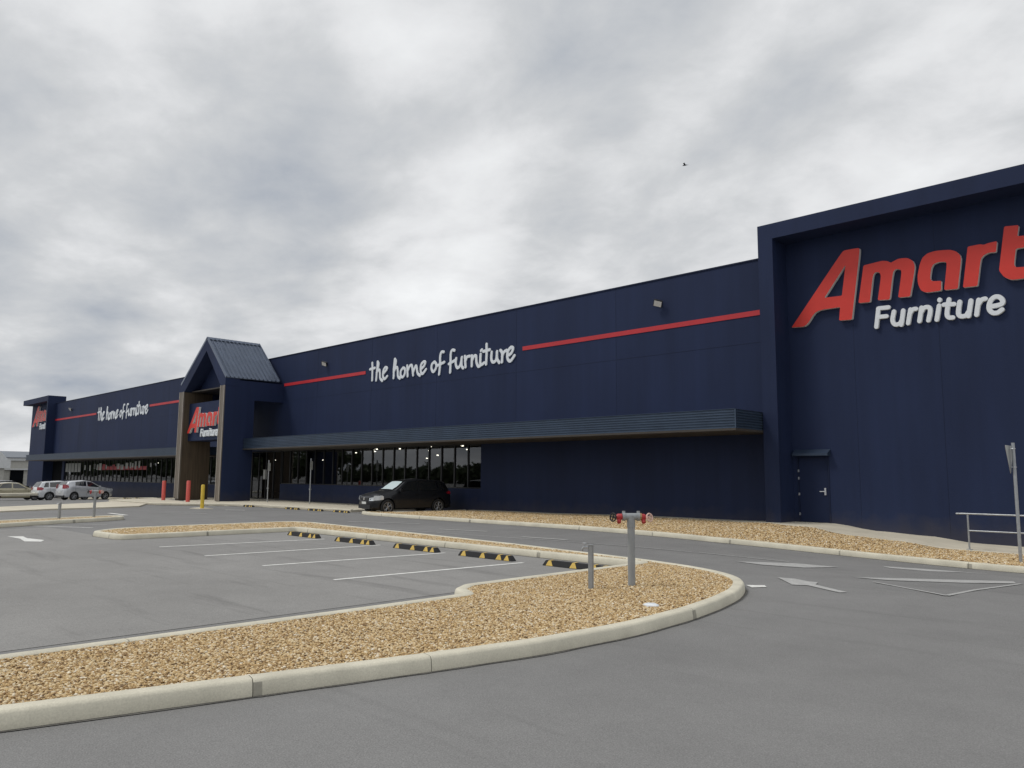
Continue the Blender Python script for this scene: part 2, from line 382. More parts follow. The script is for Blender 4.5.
def fillet(pts, radii=None, closed=True, maxr=4.0):
    n = len(pts); o = []
    for i in range(n):
        p = Vector(pts[i])
        if not closed and i in (0, n-1): o.append(p); continue
        a = Vector(pts[i-1]); b = Vector(pts[(i+1) % n]); u = (a-p); v = (b-p); lu, lv = u.length, v.length; u.normalize(); v.normalize()
        ang = u.angle(v, pi); half = ang/2
        R = (radii or {}).get(i, maxr); t = R/math.tan(half) if half < 1.5706 else 0
        t = min(t, lu*0.48, lv*0.48)
        if t < 0.01: o.append(p); continue
        k = max(2, int((pi-ang)/0.12)+1)
        for j in range(k+1):
            s = j/k; o.append((p+u*t)*(1-s)**2 + p*2*s*(1-s) + (p+v*t)*s*s)
    return o
def resample(P, step, closed):
    Q = [Vector(p) for p in P] + ([Vector(P[0])] if closed else [])
    o = [Q[0]]; 
    for a, b in zip(Q, Q[1:]):
        d = (b-a).length; k = max(1, int(math.ceil(d/step)))
        for j in range(1, k+1): o.append(a.lerp(b, j/k))
    if closed: o.pop()
    return o
def inward(P, closed, side):
    n = len(P); o = []
    for i in range(n):
        a = P[i-1] if (closed or i > 0) else P[i]; b = P[(i+1) % n] if (closed or i < n-1) else P[i]
        d = (b-a); d = Vector((d.x, d.y)).normalized(); o.append(Vector((-d.y, d.x))*side)
    return o
m_gutter = mat('gutter_strip', (0.15, 0.143, 0.13), 0.9, var=.25, vscale=5)
m_gutter_in = mat('gutter_strip_inner', (0.085, 0.08, 0.07), 0.95, var=.3, vscale=7)
def kerb(name, P, closed=True, h=0.13, wd=0.17, joint=2.7, side=1, first=1.0, base=zg, seed=1, joints=()):
    """P dense 2-D path; side=+1: the kerb body lies to the left of the path"""
    rnd = random.Random(seed)
    P = [Vector(p) for p in P]; nrm = inward(P, closed, side)
    if closed: P = P+[P[0]]; nrm = nrm+[nrm[0]]
    s = [0]
    for a, b in zip(P, P[1:]): s.append(s[-1]+(b-a).length)
    tot = s[-1]
    def at(u):
        u = min(max(u, 0), tot); 
        lo = 0; hi = len(s)-1
        while hi-lo > 1:
            m = (lo+hi)//2
            if s[m] <= u: lo = m
            else: hi = m
        t = (u-s[lo])/max(1e-9, s[hi]-s[lo]); return P[lo].lerp(P[hi], t), nrm[lo].lerp(nrm[hi], t)
    cuts = [0.0]+list(joints); u = joints[-1]+first if joints else first
    while u < tot-0.6: cuts.append(u); u += joint*rnd.uniform(0.9, 1.1)
    cuts.append(tot)
    prof = [(0.0, -0.12), (0.0, 0.0), (0.0, h*0.28), (0.012, h*0.80), (0.028, h*0.96), (0.05, h), (wd-0.015, h), (wd, h-0.012), (wd, -0.05)]
    mb = MB()
    for c0, c1 in zip(cuts, cuts[1:]):
        g0 = 0.003 if c0 > 0 else 0; g1 = 0.003 if c1 < tot else 0
        us = sorted(set([c0+g0, c0+0.03, c0+0.07] + [q for q in s if c0+0.14 < q < c1-0.14] + [c1-0.07, c1-0.03, c1-g1]))
        rows = []
        for q in us:
            p, nn = at(q); z = base(p.x, p.y)
            rows.append([(p.x+nn.x*d, p.y+nn.y*d, z+hh) for d, hh in prof])
        k = len(prof); n = len(mb.v)
        for r in rows: mb.v += r
        stain0 = rnd.random() < 0.75; stain1 = rnd.random() < 0.45
        for i in range(len(rows)-1):
            near = (i < 1 + rnd.randint(0, 1) and stain0 and c0 > 0) or (i >= len(rows)-2 and stain1 and c1 < tot)
            for j in range(k-1):
                mb.f.append((n+i*k+j, n+(i+1)*k+j, n+(i+1)*k+j+1, n+i*k+j+1)); mb.mi.append(1 if (near and j < 3) else 0)
        mb.f.append(tuple(n+j for j in range(k))); mb.mi.append(1)
        e = n+(len(rows)-1)*k; mb.f.append(tuple(e+j for j in range(k))); mb.mi.append(1)
    o = mb.build(name, [m_conc, m_stain]); sharp(o, 50)
    gm = MB(); k = 3  # narrow dark strip along the kerb foot, darker towards the kerb
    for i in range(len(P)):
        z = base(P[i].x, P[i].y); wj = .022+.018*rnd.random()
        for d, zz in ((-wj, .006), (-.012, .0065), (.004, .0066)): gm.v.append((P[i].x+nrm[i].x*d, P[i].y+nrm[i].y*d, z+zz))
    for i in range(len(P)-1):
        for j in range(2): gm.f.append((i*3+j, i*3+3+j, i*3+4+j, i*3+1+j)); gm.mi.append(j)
    struct(gm.build('gutter_strip', [m_gutter, m_gutter_in])); return struct(o)
def offset_poly(P, d, side=1):
    nr = inward(P, True, side); return [p+n*d for p, n in zip(P, nr)]
def inpoly(x, y, P):
    c = False; n = len(P); j = n-1
    for i in range(n):
        if (P[i][1] > y) != (P[j][1] > y) and x < (P[j][0]-P[i][0])*(y-P[i][1])/(P[j][1]-P[i][1])+P[i][0]: c = not c
        j = i
    return c
def gravel_flat(name, P, z, label):
    from mathutils.geometry import delaunay_2d_cdt
    Q = [Vector((p[0], p[1])) for p in P]; R = [Q[0]]
    for q in Q[1:]:
        if (q-R[-1]).length > 0.08: R.append(q)
    vs, es, fs, *_ = delaunay_2d_cdt(R, [], [list(range(len(R)))], 1, 1e-5)
    mb = MB(); mb.v = [(v.x, v.y, z+zg(v.x, v.y)) for v in vs]; mb.f = [tuple(f) for f in fs]; mb.mi = [0]*len(fs)
    o = mb.build(name, m_grav, fix=False); return tag(o, label, 'gravel', kind='stuff')
_ico = None
def pebbles(name, inside, xr, yr, count, smin, smax, zfun, label, seed, dens=None):
    """many small stones scattered as one mesh"""
    global _ico
    if _ico is None:
        bm = bmesh.new(); bmesh.ops.create_icosphere(bm, subdivisions=1, radius=1)
        _ico = (np.array([v.co[:] for v in bm.verts]), np.array([[v.index for v in f.verts] for f in bm.faces])); bm.free()
    V, F = _ico; rng = np.random.default_rng(seed); rnd = random.Random(seed); pos = []
    while len(pos) < count:
        x = rnd.uniform(*xr); y = rnd.uniform(*yr)
        if dens and rnd.random() > dens(x, y): continue
        if inside(x, y): pos.append((x, y, zfun(x, y)))
    pos = np.array(pos); n = len(pos)
    sc = rng.uniform(smin, smax, (n, 1))*np.stack([rng.uniform(.8, 1.45, n), rng.uniform(.65, 1.05, n), rng.uniform(.45, .8, n)], 1)
    a = rng.uniform(0, 2*np.pi, n); tlt = rng.normal(0, .45, n)
    jit = rng.uniform(.78, 1.18, (n, len(V), 1))
    P = V[None]*jit*sc[:, None, :]
    y1 = P[..., 1]*np.cos(tlt)[:, None]-P[..., 2]*np.sin(tlt)[:, None]; z1 = P[..., 1]*np.sin(tlt)[:, None]+P[..., 2]*np.cos(tlt)[:, None]
    x2 = P[..., 0]*np.cos(a)[:, None]-y1*np.sin(a)[:, None]; y2 = P[..., 0]*np.sin(a)[:, None]+y1*np.cos(a)[:, None]
    P = np.stack([x2, y2, z1], -1) + pos[:, None, :]; P[..., 2] += rng.uniform(-.002, .012, (n, 1))
    verts = P.reshape(-1, 3); faces = (F[None]+(np.arange(n)*len(V))[:, None, None]).reshape(-1, 3)
    me = bpy.data.meshes.new(name); me.vertices.add(len(verts)); me.vertices.foreach_set('co', verts.ravel())
    me.loops.add(faces.size); me.loops.foreach_set('vertex_index', faces.ravel().astype(np.int32))
    me.polygons.add(len(faces)); me.polygons.foreach_set('loop_start', np.arange(0, faces.size, 3, dtype=np.int32))
    me.polygons.foreach_set('loop_total', np.full(len(faces), 3, np.int32)); me.update(calc_edges=True)
    at = me.attributes.new('tint', 'FLOAT', 'POINT'); at.data.foreach_set('value', np.repeat(rng.beta(1.4, 1.4, n), len(V)).astype(np.float32))
    me.materials.append(m_peb); o = bpy.data.objects.new(name, me); C.objects.link(o)
    return tag(o, label, 'gravel', kind='stuff')

# --- the big L-shaped island round the parking bays
ISL = [(-7.3, -3.4), (-6.5, -0.6), (-5.98, 1.45), (-5.62, 2.95), (-5.31, 4.3), (-5.08, 5.5), (-5.0, 6.9), (-5.1, 8.1), (-5.26, 9.0), (-5.5, 9.95), (-5.87, 10.8),
       (-6.3, 11.35), (-6.9, 11.78), (-7.65, 12.08), (-8.6, 12.32), (-9.6, 12.47), (-12.5, 12.88), (-17.6, 13.3), (-22.6, 13.62), (-23.65, 13.3), (-23.72, 9.6), (-23.6, 7.9), (-22.7, 6.95),
       (-20.8, 7.05), (-20.8, 11.92), (-8.55, 11.9), (-8.5, 7.55), (-8.25, 7.15), (-7.85, 6.95), (-7.84, 5.0), (-7.88, 1.0), (-8.1, -3.4)]
rad = {18: 0.5, 19: 0.5, 22: 0.8, 23: 0.35, 24: 0.12, 25: 0.12, 26: 0.35, 27: 0.3, 28: 0.12, 31: 0.2, 0: 0.2}
ISLP = resample(fillet(ISL, rad), 0.4, True)
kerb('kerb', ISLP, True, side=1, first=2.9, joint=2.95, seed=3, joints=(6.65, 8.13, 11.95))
ISLI = offset_poly(ISLP, 0.165, 1)
gravel_flat('gravel', ISLI, 0.095, 'tan pebble gravel filling the kerbed island beside the parking bays')
near = lambda x, y: inpoly(x, y, ISLI)
pebbles('gravel', near, (-8.6, -5.0), (0.6, 12.4), 105000, 0.0070, 0.0165, lambda x, y: 0.103, 'loose tan and brown pebbles in the near kerbed island with the hydrant', 11,
        dens=lambda x, y: 1.0 if y < 8 else 0.75)
pebbles('gravel', near, (-23.6, -8.4), (7.2, 13.6), 36000, 0.014, 0.023, lambda x, y: 0.103, 'loose pebbles in the narrow strip behind the wheel stops', 12)

# --- island at the left edge with the second hydrant
IS2 = [(-25.2, 1.5), (-27.45, 5.7), (-28.55, 7.8), (-29.3, 9.5), (-29.75, 10.2), (-30.3, 10.4), (-30.8, 10.0), (-30.5, 8.8), (-29.6, 6.3), (-27.2, 1.5)]
IS2P = resample(fillet(IS2, {0: .2, 9: .2}, maxr=1.5), 0.5, True)
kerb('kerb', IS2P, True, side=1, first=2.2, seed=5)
IS2I = offset_poly(IS2P, 0.165, 1)
gravel_flat('gravel', IS2I, 0.11, 'tan gravel in the far left kerbed island')

# --- planted bed of gravel along the building
KB = [(-26.95, 23.9), (-26.95, 20.5), (-28.35, 19.75), (-28.3, 19.25), (-27.2, 18.9), (-24, 18.85), (-16, 19.0), (-11.2, 18.45), (-8.6, 18.6), (-6, 18.7), (0, 18.6), (8, 18.6)]
KBP = resample(fillet(KB, {1: .4, 2: .25, 3: .3, 4: 1.2}, closed=False), 0.5, False)
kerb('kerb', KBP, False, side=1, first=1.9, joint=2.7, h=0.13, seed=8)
def interp(x, T):
    if x <= T[0][0]: return T[0][1]
    for (a, b), (c, d) in zip(T, T[1:]):
        if x <= c: return b+(d-b)*S01((x-a)/(c-a))
    return T[-1][1]
PZ = [(-28.6, 0.12), (-22.3, 0.17), (-16.5, 0.25), (-13.2, 0.25), (-11.5, 0.285), (-10.2, 0.285), (-8.75, 0.12), (-7.5, 0.06), (-6.2, -0.07), (-5, -0.09), (8, -0.12)]
PY = [(-28.6, 23.75), (-14, 23.55), (-12.0, 23.05), (-10.4, 22.2), (-8.2, 21.9), (-6.9, 21.75), (-5.9, 21.85), (-4, 22.0), (8, 22.0)]
def kby(x): 
    T = [(-28.3, 19.25), (-27.2, 18.9), (-24, 18.85), (-16, 19.0), (-11.2, 18.45), (-8.6, 18.6), (-6, 18.7), (8, 18.6)]
    for (a, b), (c, d) in zip(T, T[1:]):
        if x <= c: return b+(d-b)*max(0, (x-a)/(c-a))
    return T[-1][1]
def bedz(x, y):
    y0 = kby(x)+0.16; y1 = interp(x, PY); t = min(1, max(0, (y-y0)/(y1-y0)))
    return (zg(x, y0)+0.105)*(1-t) + (interp(x, PZ)-0.03)*t
mb = MB(); cols = []
x = -28.1
while x <= 8: cols.append(x); x += 0.4
for x in cols:
    y0 = kby(x)+0.155; y1_ = interp(x, PY)+0.05 if x > -26.85 else 19.75+(x+28.1)*.5
    for j in range(9):
        y = y0+(y1_-y0)*j/8; mb.v.append((x, y, bedz(x, y)))
for i in range(len(cols)-1):
    for j in range(8): mb.f.append((i*9+j, (i+1)*9+j, (i+1)*9+j+1, i*9+j+1)); mb.mi.append(0)
o = mb.build('gravel', m_grav, smooth=True); tag(o, 'tan gravel bed running along the foot of the navy wall', 'gravel', kind='stuff')
pebbles('gravel', lambda x, y: y > kby(x)+0.18 and y < interp(x, PY)-0.02 and (x > -26.8 or y < 19.6+(x+28)*.5), (-28, -2.5), (18.6, 23.6), 70000, 0.015, 0.027,
        lambda x, y: bedz(x, y)+0.006, 'loose pebbles of the garden bed between road kerb and building', 13)
# path along the wall, falling to the right
mb = MB(); n = 0
cols = [x for x in cols if x > -26.8]
for x in cols:
    z = interp(x, PZ); y = interp(x, PY); mb.v += [(x, y, z-0.14), (x, y, z-0.01), (x, y+0.02, z), (x, 24.2, z+0.004)]
for i in range(len(cols)-1):
    for j in range(3): mb.f.append((i*4+j, (i+1)*4+j, (i+1)*4+j+1, i*4+j+1)); mb.mi.append(1 if j == 0 else 0)
m_pathside = mat('path_edge_concrete', (0.26, 0.24, 0.20), 0.9, var=0.15)
struct(mb.build('path', [m_path, m_pathside], smooth=False))

# --- footpath in front of the shop and the flush pedestrian crossing
FP = [(-29.9, 24.0), (-29.9, 19.8), (-33, 19.55), (-37.6, 19.25), (-39.4, 18.5), (-40.9, 17.1), (-42.6, 16.1), (-49.5, 16.0), (-50.8, 16.9), (-51.8, 18.6), (-54.5, 20.6), (-57.5, 21.4), (-92, 21.4), (-92, 24.0)]
FPP = resample(fillet(FP, {0: .01, 1: .01, 13: .01, 14: .01}, maxr=1.0), 1.5, True)
mb = MB(); mb.prism([(p.x, p.y, zg(p.x, p.y)-0.05) for p in FPP], (0, 0, 0.158)); struct(mb.build('footpath', m_path))
kp = resample(fillet(FP[1:14], None, closed=False, maxr=1.0), 0.6, False)
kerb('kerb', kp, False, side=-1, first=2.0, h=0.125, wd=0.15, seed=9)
CR = [(-48.6, 15.95), (-43.4, 15.95), (-40.6, 14.6), (-39.9, 12.9), (-39.3, 10.3), (-38.2, 8.3), (-35.6, 3), (-40.6, 3), (-42.9, 9.15), (-44.4, 11.3), (-46.1, 14), (-47.4, 15.3)]
mb = MB(); mb.prism([(x, y, -0.05) for x, y in CR], (0, 0, 0.11)); struct(mb.build('pedestrian_crossing', m_path))
mb = MB(); mb.prism([(x, y, -0.05) for x, y in ((-37.6, 15.85), (-36.7, 15.95), (-36.5, 16.5), (-37.5, 16.6), (-38.2, 16.5))], (0, 0, 0.075)); struct(mb.build('bollard_pad', m_path))
# kerb and pale strip under the far left cars
mb = MB(); mb.prism([(x, y, -0.05) for x, y in ((-65.8, 8), (-67.2, 8), (-69.0, 16.6), (-67.3, 16.8))], (0, 0, 0.16)); struct(mb.build('kerb', m_conc))

# ---------------------------------------------------------------- painted markings
def mark(pts, m=m_paint, z=0.009, name='road_marking'):
    mb = MB(); mb.poly([(x, y, zg(x, y)+z) for x, y in pts]); return struct(mb.build(name, m))
def line(a, b, wd=0.09, m=m_paint, name='road_marking', z=0.009):
    a = Vector(a); b = Vector(b); L_ = (b-a).length; d = (b-a).normalized(); n = Vector((-d.y, d.x))*wd/2; k = max(1, int(L_/1.0))
    mb = MB()
    for i in range(k):
        p = a.lerp(b, i/k); q = a.lerp(b, (i+1)/k)
        mb.quad(*[(v.x, v.y, zg(v.x, v.y)+z) for v in (p-n, q-n, q+n, p+n)])
    return struct(mb.build(name, m))
for a_, b_ in (((-10.87, 6.93), (-10.62, 10.96)), ((-13.37, 7.02), (-13.05, 11.06)), ((-15.72, 6.98), (-15.5, 11.12)), ((-18.27, 7.06), (-17.85, 11.06))):
    line(a_, b_, 0.105, name='bay_line')
def arrow(c, d, length=3.0, head=1.1, wd=0.16, hw=0.5, m=m_paint):
    c = Vector(c); d = Vector(d).normalized(); n = Vector((-d.y, d.x)); t = c+d*length/2; b = c-d*length/2; nk = t-d*head
    return mark([b-n*wd/2, nk-n*wd/2, nk-n*hw/2, t, nk+n*hw/2, nk+n*wd/2, b+n*wd/2], m)

# faded turn arrow, give-way triangle and lane arrows of the driveway
mark([(-6.27, 12.59), (-6.0, 12.66), (-5.68, 12.47), (-5.55, 12.5), (-5.43, 12.16), (-4.76, 11.71), (-4.83, 11.59), (-5.48, 11.99), (-5.68, 11.87), (-5.77, 11.99)], m_paint_old, name='turn_arrow_marking')
mark([(-8.24, 14.77), (-7.48, 15.8), (-6.68, 16.07), (-6.92, 15.01), (-7.59, 14.65)], m_paint_old, name='lane_arrow_marking')
mark([(-6.32, 17.37), (-5.43, 17.78), (-4.47, 17.94), (-4.86, 17.83), (-5.41, 17.33), (-6.08, 17.15)], m_paint_old, name='lane_marking')
mark([(-5.59, 13.96), (-5.19, 14.62), (-3.81, 16.83), (-3.66, 16.35), (-4.21, 15.21), (-5.01, 14.09)], m_paint_old, name='give_way_marking')
line((-5.03, 13.45), (-3.67, 12.5), 0.07, m_paint_old, name='give_way_marking'); line((-3.67, 12.5), (-3.6, 16.4), 0.07, m_paint_old, name='give_way_marking')
mark([(-6.15, 11.3), (-5.94, 11.49), (-5.83, 11.34), (-5.95, 11.11)], m_paint, name='paint_patch')
line((-9.76, 15.8), (-7.71, 16.0), 0.07, m_paint_old)
line((-24.5, 13.95), (-9.9, 15.75), 0.05, m_paint_old)
for c_, d_, l_ in (((-18.1, 16.0), (1, .28), 1.7), ((-14.4, 15.65), (1, .1), 1.5), ((-22.7, 16.4), (1, .45), 2.6)):
    line(tuple(Vector(c_)-Vector(d_)*l_/2), tuple(Vector(c_)+Vector(d_)*l_/2), 0.16, m_paint_old, name='lane_dash')
mark([(-23.75, 5.3), (-23.5, 5.6), (-22.8, 5.52), (-21.9, 5.68), (-21.45, 5.5), (-21.75, 5.22), (-22.7, 5.35)], m_paint, name='turn_arrow_marking')
line((-27.9, 6.9), (-25.9, 8.0), 0.10, name='bay_line'); line((-28.5, 7.88), (-27.14, 8.8), 0.08, m_paint_old, name='bay_line')
line((-33.3, 13.8), (-32.3, 14.35), 0.14, m_paint_old, name='lane_dash'); line((-35.2, 16.5), (-34.4, 17.05), 0.16, m_paint, name='lane_dash')
line((-35.0, 11.4), (-32.9, 11.36), 0.2, m_paint, name='lane_dash')


# ================================================================ BUILDING
Y0 = 24.0
bld = thing('furniture_store', 'long navy blue furniture warehouse store with a gabled timber-trimmed entrance and a grey metal awning', 'building', (-45, 24, 0))
TOP = 8.97
wl = MB()
XL, XR = -92.4, -11.7
def wallbox(x0, x1, z0, z1, y0=Y0, y1=Y0+0.3): wl.box(x0, x1, y0, y1, z0, z1)
wallbox(-50.4, XR, 3.62, TOP)                                     # upper wall right of and over the entrance
wallbox(XL, -50.4, 3.62, TOP-0.06)
wallbox(-25.95, XR, -0.5, 3.62)                                   # solid wall under the awning
wallbox(-44.0, -25.95, -0.5, 1.08); wallbox(-44.0, -25.95, 3.12, 3.62)
wallbox(-87.6, -50.4, -1.0, 0.92); wallbox(-87.6, -50.4, 2.95, 3.62); wallbox(-88.3, -87.6, -1.0, 3.62)
wallbox(-50.4, -44.0, 3.1, 3.62)
wl.build('wall', m_navy, bld)
# parapet capping
mb = MB(); mb.box(-50.4, XR, Y0-0.03, Y0+0.36, TOP, TOP+0.05); mb.box(XL, -50.4, Y0-0.03, Y0+0.36, TOP-0.06, TOP-0.012); mb.build('parapet_cap', m_navy_dk, bld)
# panel joints of the wall
mb = MB()
for x in [-18.3-5.45*i for i in range(14)]:
    if -51 < x < -43.5: continue
    mb.box(x-0.011, x+0.011, Y0-0.003, Y0, 3.9, TOP)
mb.box(-43.9, XR, Y0-0.0035, Y0, 6.15, 6.168); mb.box(-92, -50.5, Y0-0.0035, Y0, 6.15, 6.168)
mb.build('panel_joint', m_navy_dk, bld)
# rear volume, roof, side walls
mb = MB(); mb.box(-102, -1.8, 36, 72, -1, 8.5); mb.box(-102, -1.8, 24.9, 36, 8.2, 8.5); mb.box(-102, -101.7, 24.9, 36, -1, 8.2); mb.box(-2.1, -1.8, 24.9, 36, -1, 8.2)
mb.build('rear_hall', m_navy, bld)
# shop interior
mb = MB(); mb.box(-91, -25, 24.35, 35.5, -0.6, 0.10); ro = mb.build('interior_floor', m_roomfloor, bld)
mb = MB(); mb.box(-91, -25, 24.35, 35.5, 3.7, 3.8); mb.box(-91, -25, 35.5, 35.6, 0.1, 3.7); mb.box(-91.1, -91, 24.35, 35.5, 0.1, 3.7); mb.box(-25, -24.9, 24.35, 35.5, 0.1, 3.7)
for x in (-33, -41.5, -56, -64, -72, -80): mb.box(x-0.2, x+0.2, 28.5, 28.9, 0.1, 3.7)
mb.build('interior_wall', m_room, bld)
rnd = random.Random(4)
mbx = None
for i in range(34):
    x = rnd.choice([rnd.uniform(-46, -26.5), rnd.uniform(-46, -26.5), rnd.uniform(-86, -52)]); y = rnd.uniform(25.2, 32)
    z = 3.69 - rnd.choice([0, 0, 0.5, 0.9])
    mb = MB(); mb.tube([(x, y, z), (x, y, z-0.05)], 0.055, 8); mb.build('ceiling_lamp', m_lamp, bld)
m_sofa = mat('sofa_fabric_grey', (0.22, 0.21, 0.20), 0.9); m_sofa2 = mat('sofa_fabric_tan', (0.25, 0.17, 0.10), 0.9); m_shade = mat('pale_lamp_shade', (0.7, 0.68, 0.6), 0.8)
for i, x in enumerate((-28.5, -32.2, -36.5, -39.8, -54, -60, -67, -75, -82)):
    mb = MB(); y = 25.6+0.5*(i % 2); mb.box(x-1, x+1, y, y+.85, .1, .52); mb.box(x-1, x+1, y+.6, y+.88, .52, .95); mb.box(x-1.15, x-.98, y, y+.88, .1, .72); mb.box(x+.98, x+1.15, y, y+.88, .1, .72)
    mb.build('display_sofa', m_sofa if i % 2 else m_sofa2, bld, bevel=0.04)
# window panes and mullions
def glazing(x0, x1, z0, z1, n, yy=Y0+0.12):
    st = (x1-x0)/n
    mb = MB()
    for i in range(n+1):
        x = x0+i*st; mb.box(max(x0, x-0.03), min(x1, x+0.03), yy-0.05, yy+0.05, z0+0.05, z1-0.05)
    mb.box(x0, x1, yy-0.052, yy+0.052, z0, z0+0.05); mb.box(x0, x1, yy-0.052, yy+0.052, z1-0.05, z1)
    fr = mb.build('window_frame', m_frame, bld)
    for i in range(n):
        mb = MB(); x = x0+i*st
        a = rnd.uniform(-.004, .004)
        mb.quad((x+.03, yy+a, z0+.05), (x+st-.03, yy-a, z0+.05), (x+st-.03, yy-a, z1-.05), (x+.03, yy+a, z1-.05)); mb.build('window_pane', m_glass, bld, fix=False)
glazing(-43.98, -25.96, 1.085, 3.115, 19)
glazing(-87.58, -52.0, 0.925, 2.945, 36)
glazing(-49.75, -44.1, 0.12, 3.095, 6)
# bright blinds and coloured show cards behind the left windows
m_blind = mat('pale_vertical_blind', (0.45, 0.47, 0.46), 0.8); m_card = mat('red_show_card', (0.40, 0.05, 0.06), 0.6)
mb = MB()
for i in range(13): mb.box(-87.4+i*.36, -87.4+i*.36+.29, 24.098, 24.103, 1.75, 2.6)
mb.build('blind', m_blind, bld)
rq = random.Random(21); x = -81.6
while x < -64.5:
    ww = rq.uniform(.25, .75); z0 = 1.85+.012*(x+82); red = -77.2 < x < -73 and rq.random() < .6
    if rq.random() < .72:
        mb = MB(); mb.box(x, x+ww, 24.098, 24.103, z0+rq.uniform(0, .15), z0+rq.uniform(.4, .7)); mb.build('show_card', m_card if red else m_blind, bld)
    x += ww+rq.uniform(.1, .45)
mb = MB(); mb.box(-77.6, -66, 24.104, 24.107, 1.95, 2.25); mb.build('show_card', m_card, bld)
# dark roller door beneath the far sign tower
mb = MB(); mb.box(-91.85, -88.3, Y0+0.1, Y0+0.2, -1, 3.62); mb.build('roller_door', m_black, bld)

# --- awnings
def awning(x0, x1, zb, zt, yf=21.5):
    mb = MB(); n = 7; h = (zt-zb-0.07)/n
    prof = []
    for i in range(n):
        z = zb+0.07+i*h; prof += [(0.0, z), (0.0, z+h*0.34), (0.04, z+h*0.5), (0.04, z+h*0.84)]
    prof.append((0.0, zt))
    pts = [(x0, yf), (x1, yf), (x1, Y0)]
    rows = [[(x0, yf+d, z) for d, z in prof], [(x1-d, yf+d, z) for d, z in prof], [(x1-d, Y0-.002, z) for d, z in prof]]
    k = len(prof); n0 = len(mb.v)
    for r in rows: mb.v += r
    for i in range(2):
        for j in range(k-1): mb.f.append((n0+i*k+j, n0+(i+1)*k+j, n0+(i+1)*k+j+1, n0+i*k+j+1)); mb.mi.append(0)
    o = mb.build('awning', m_navy_metal, bld, fix=False)
    mb = MB(); mb.box(x0+.02, x1-.05, yf+.05, Y0-.002, zt-.06, zt-.015); mb.build('awning_top', m_navy_metal, bld)
    mb = MB(); mb.box(x0, x1+.012, yf-.012, Y0-.004, zb, zb+.065); mb.build('awning_soffit', m_soffit, bld)
    mb = MB(); mb.box(x1-.02, x1+.014, yf-.014, yf+.02, zb+.066, zt+.01); mb.box(x0, x1+.014, yf-.014, yf+.03, zt, zt+.012); mb.build('awning_corner_trim', m_navy_metal, bld)
awning(-43.98, -11.9, 3.09, 3.74)
awning(-91.6, -50.42, 2.84, 3.43)

# --- sign tower frames (right end and far left end)
mb = MB()
mb.box(-11.88, -11.38, 23.2, 24.5, -0.6, 9.34); mb.box(-11.88, -1.8, 23.2, 24.5, 9.34, 9.84)
mb.build('sign_wall_frame', m_navy, bld)
mb = MB(); mb.box(-11.38, -11.24, 24.15, 24.5, -0.6, 9.34); mb.box(-11.24, -10.22, 24.15, 24.5, 2.32, 9.34); mb.box(-10.22, -1.8, 24.15, 24.5, -0.6, 9.34); mb.box(-11.24, -10.22, 24.15, 24.5, -.6, .285)
mb.box(-11.88, -1.8, 24.5, 24.9, -0.6, 9.6)
mb.build('sign_wall', m_navy, bld)
mb = MB()
for x in (-9.3, -6.9): mb.box(x-.006, x+.006, 24.147, 24.15, 0.1, 9.3)
mb.build('panel_joint', m_navy_dk, bld)
mb = MB(); mb.box(-92.2, -91.9, 23.2, 24.9, -1, 9.16); mb.box(-101.6, -91.9, 23.2, 24.9, 9.16, 9.72)
mb.build('sign_wall_frame', m_navy, bld)
mb = MB(); mb.box(-101.6, -92.2, 24.15, 24.5, -1, 9.16); mb.box(-101.6, -92.2, 24.5, 24.9, -1, 9.16); mb.build('sign_wall', m_navy, bld)

# --- service door
m_hood = mat('navy_hood_metal', (0.035, 0.055, 0.095), .45, .3)
dr = MB(); dr.box(-11.20, -10.26, 24.18, 24.23, 0.295, 2.29); dro = dr.build('service_door', mat('navy_door_paint', tuple(c*.85 for c in NAVY), 0.65, spec=0.2), bld)
mb = MB(); mb.box(-11.24, -11.2, 24.135, 24.2, 0.29, 2.32); mb.box(-10.26, -10.22, 24.135, 24.2, .29, 2.32); mb.box(-11.2, -10.26, 24.137, 24.2, 2.29, 2.32); mb.build('door_frame', m_navy_dk, dro)
for z in (0.5, 1.12, 1.62, 1.85):
    mb = MB(); mb.box(-11.217, -11.188, 24.12, 24.17, z, z+.08); mb.build('hinge', m_hinge, dro)
mb = MB(); mb.box(-10.40, -10.345, 24.15, 24.18, 1.14, 1.36); mb.tube([(-10.4, 24.13, 1.25), (-10.53, 24.12, 1.25)], .014, 8); mb.tube([(-10.4, 24.18, 1.25), (-10.4, 24.12, 1.25)], .016, 8); mb.build('door_handle', m_hinge, dro)
mb = MB(); mb.prism([(-11.3, 24.14, 2.56), (-11.3, 23.92, 2.43), (-11.3, 23.92, 2.36), (-11.3, 24.14, 2.36)], (1.14, 0, 0)); mb.build('door_hood', m_hood, bld)

# --- gabled entrance portal
px0, px1, pyf = -50.4, -44.0, 20.25
por = MB()
por.box(px1-.5, px1, pyf, 22.1, -.1, 7.2); por.box(px1-.6, px1, 22.1, Y0, 6.05, 7.2)      # right side wall with its opening
portal = por.build('entrance_portal', m_navy, bld)
mb = MB(); mb.box(px0, px0+.08, pyf+.02, 22.1, -.1, 6.84); mb.box(px0, px0+.6, 22.1, Y0, 6.05, 6.84); mb.build('outer_wall', m_navy, portal)
mb = MB(); mb.box(px0+.082, px0+.6, pyf+.02, 22.09, -.1, 6.82); mb.build('timber_side_wall', m_brown, portal)
mb = MB(); mb.box(px0-.01, px0+.62, pyf-.05, pyf+.018, 0.1, 6.84); mb.build('column_trim', m_tan, portal)
mb = MB(); mb.box(px1-.52, px1+.0, pyf-.05, pyf-.002, .1, 6.84); mb.build('column_trim', m_tan, portal)
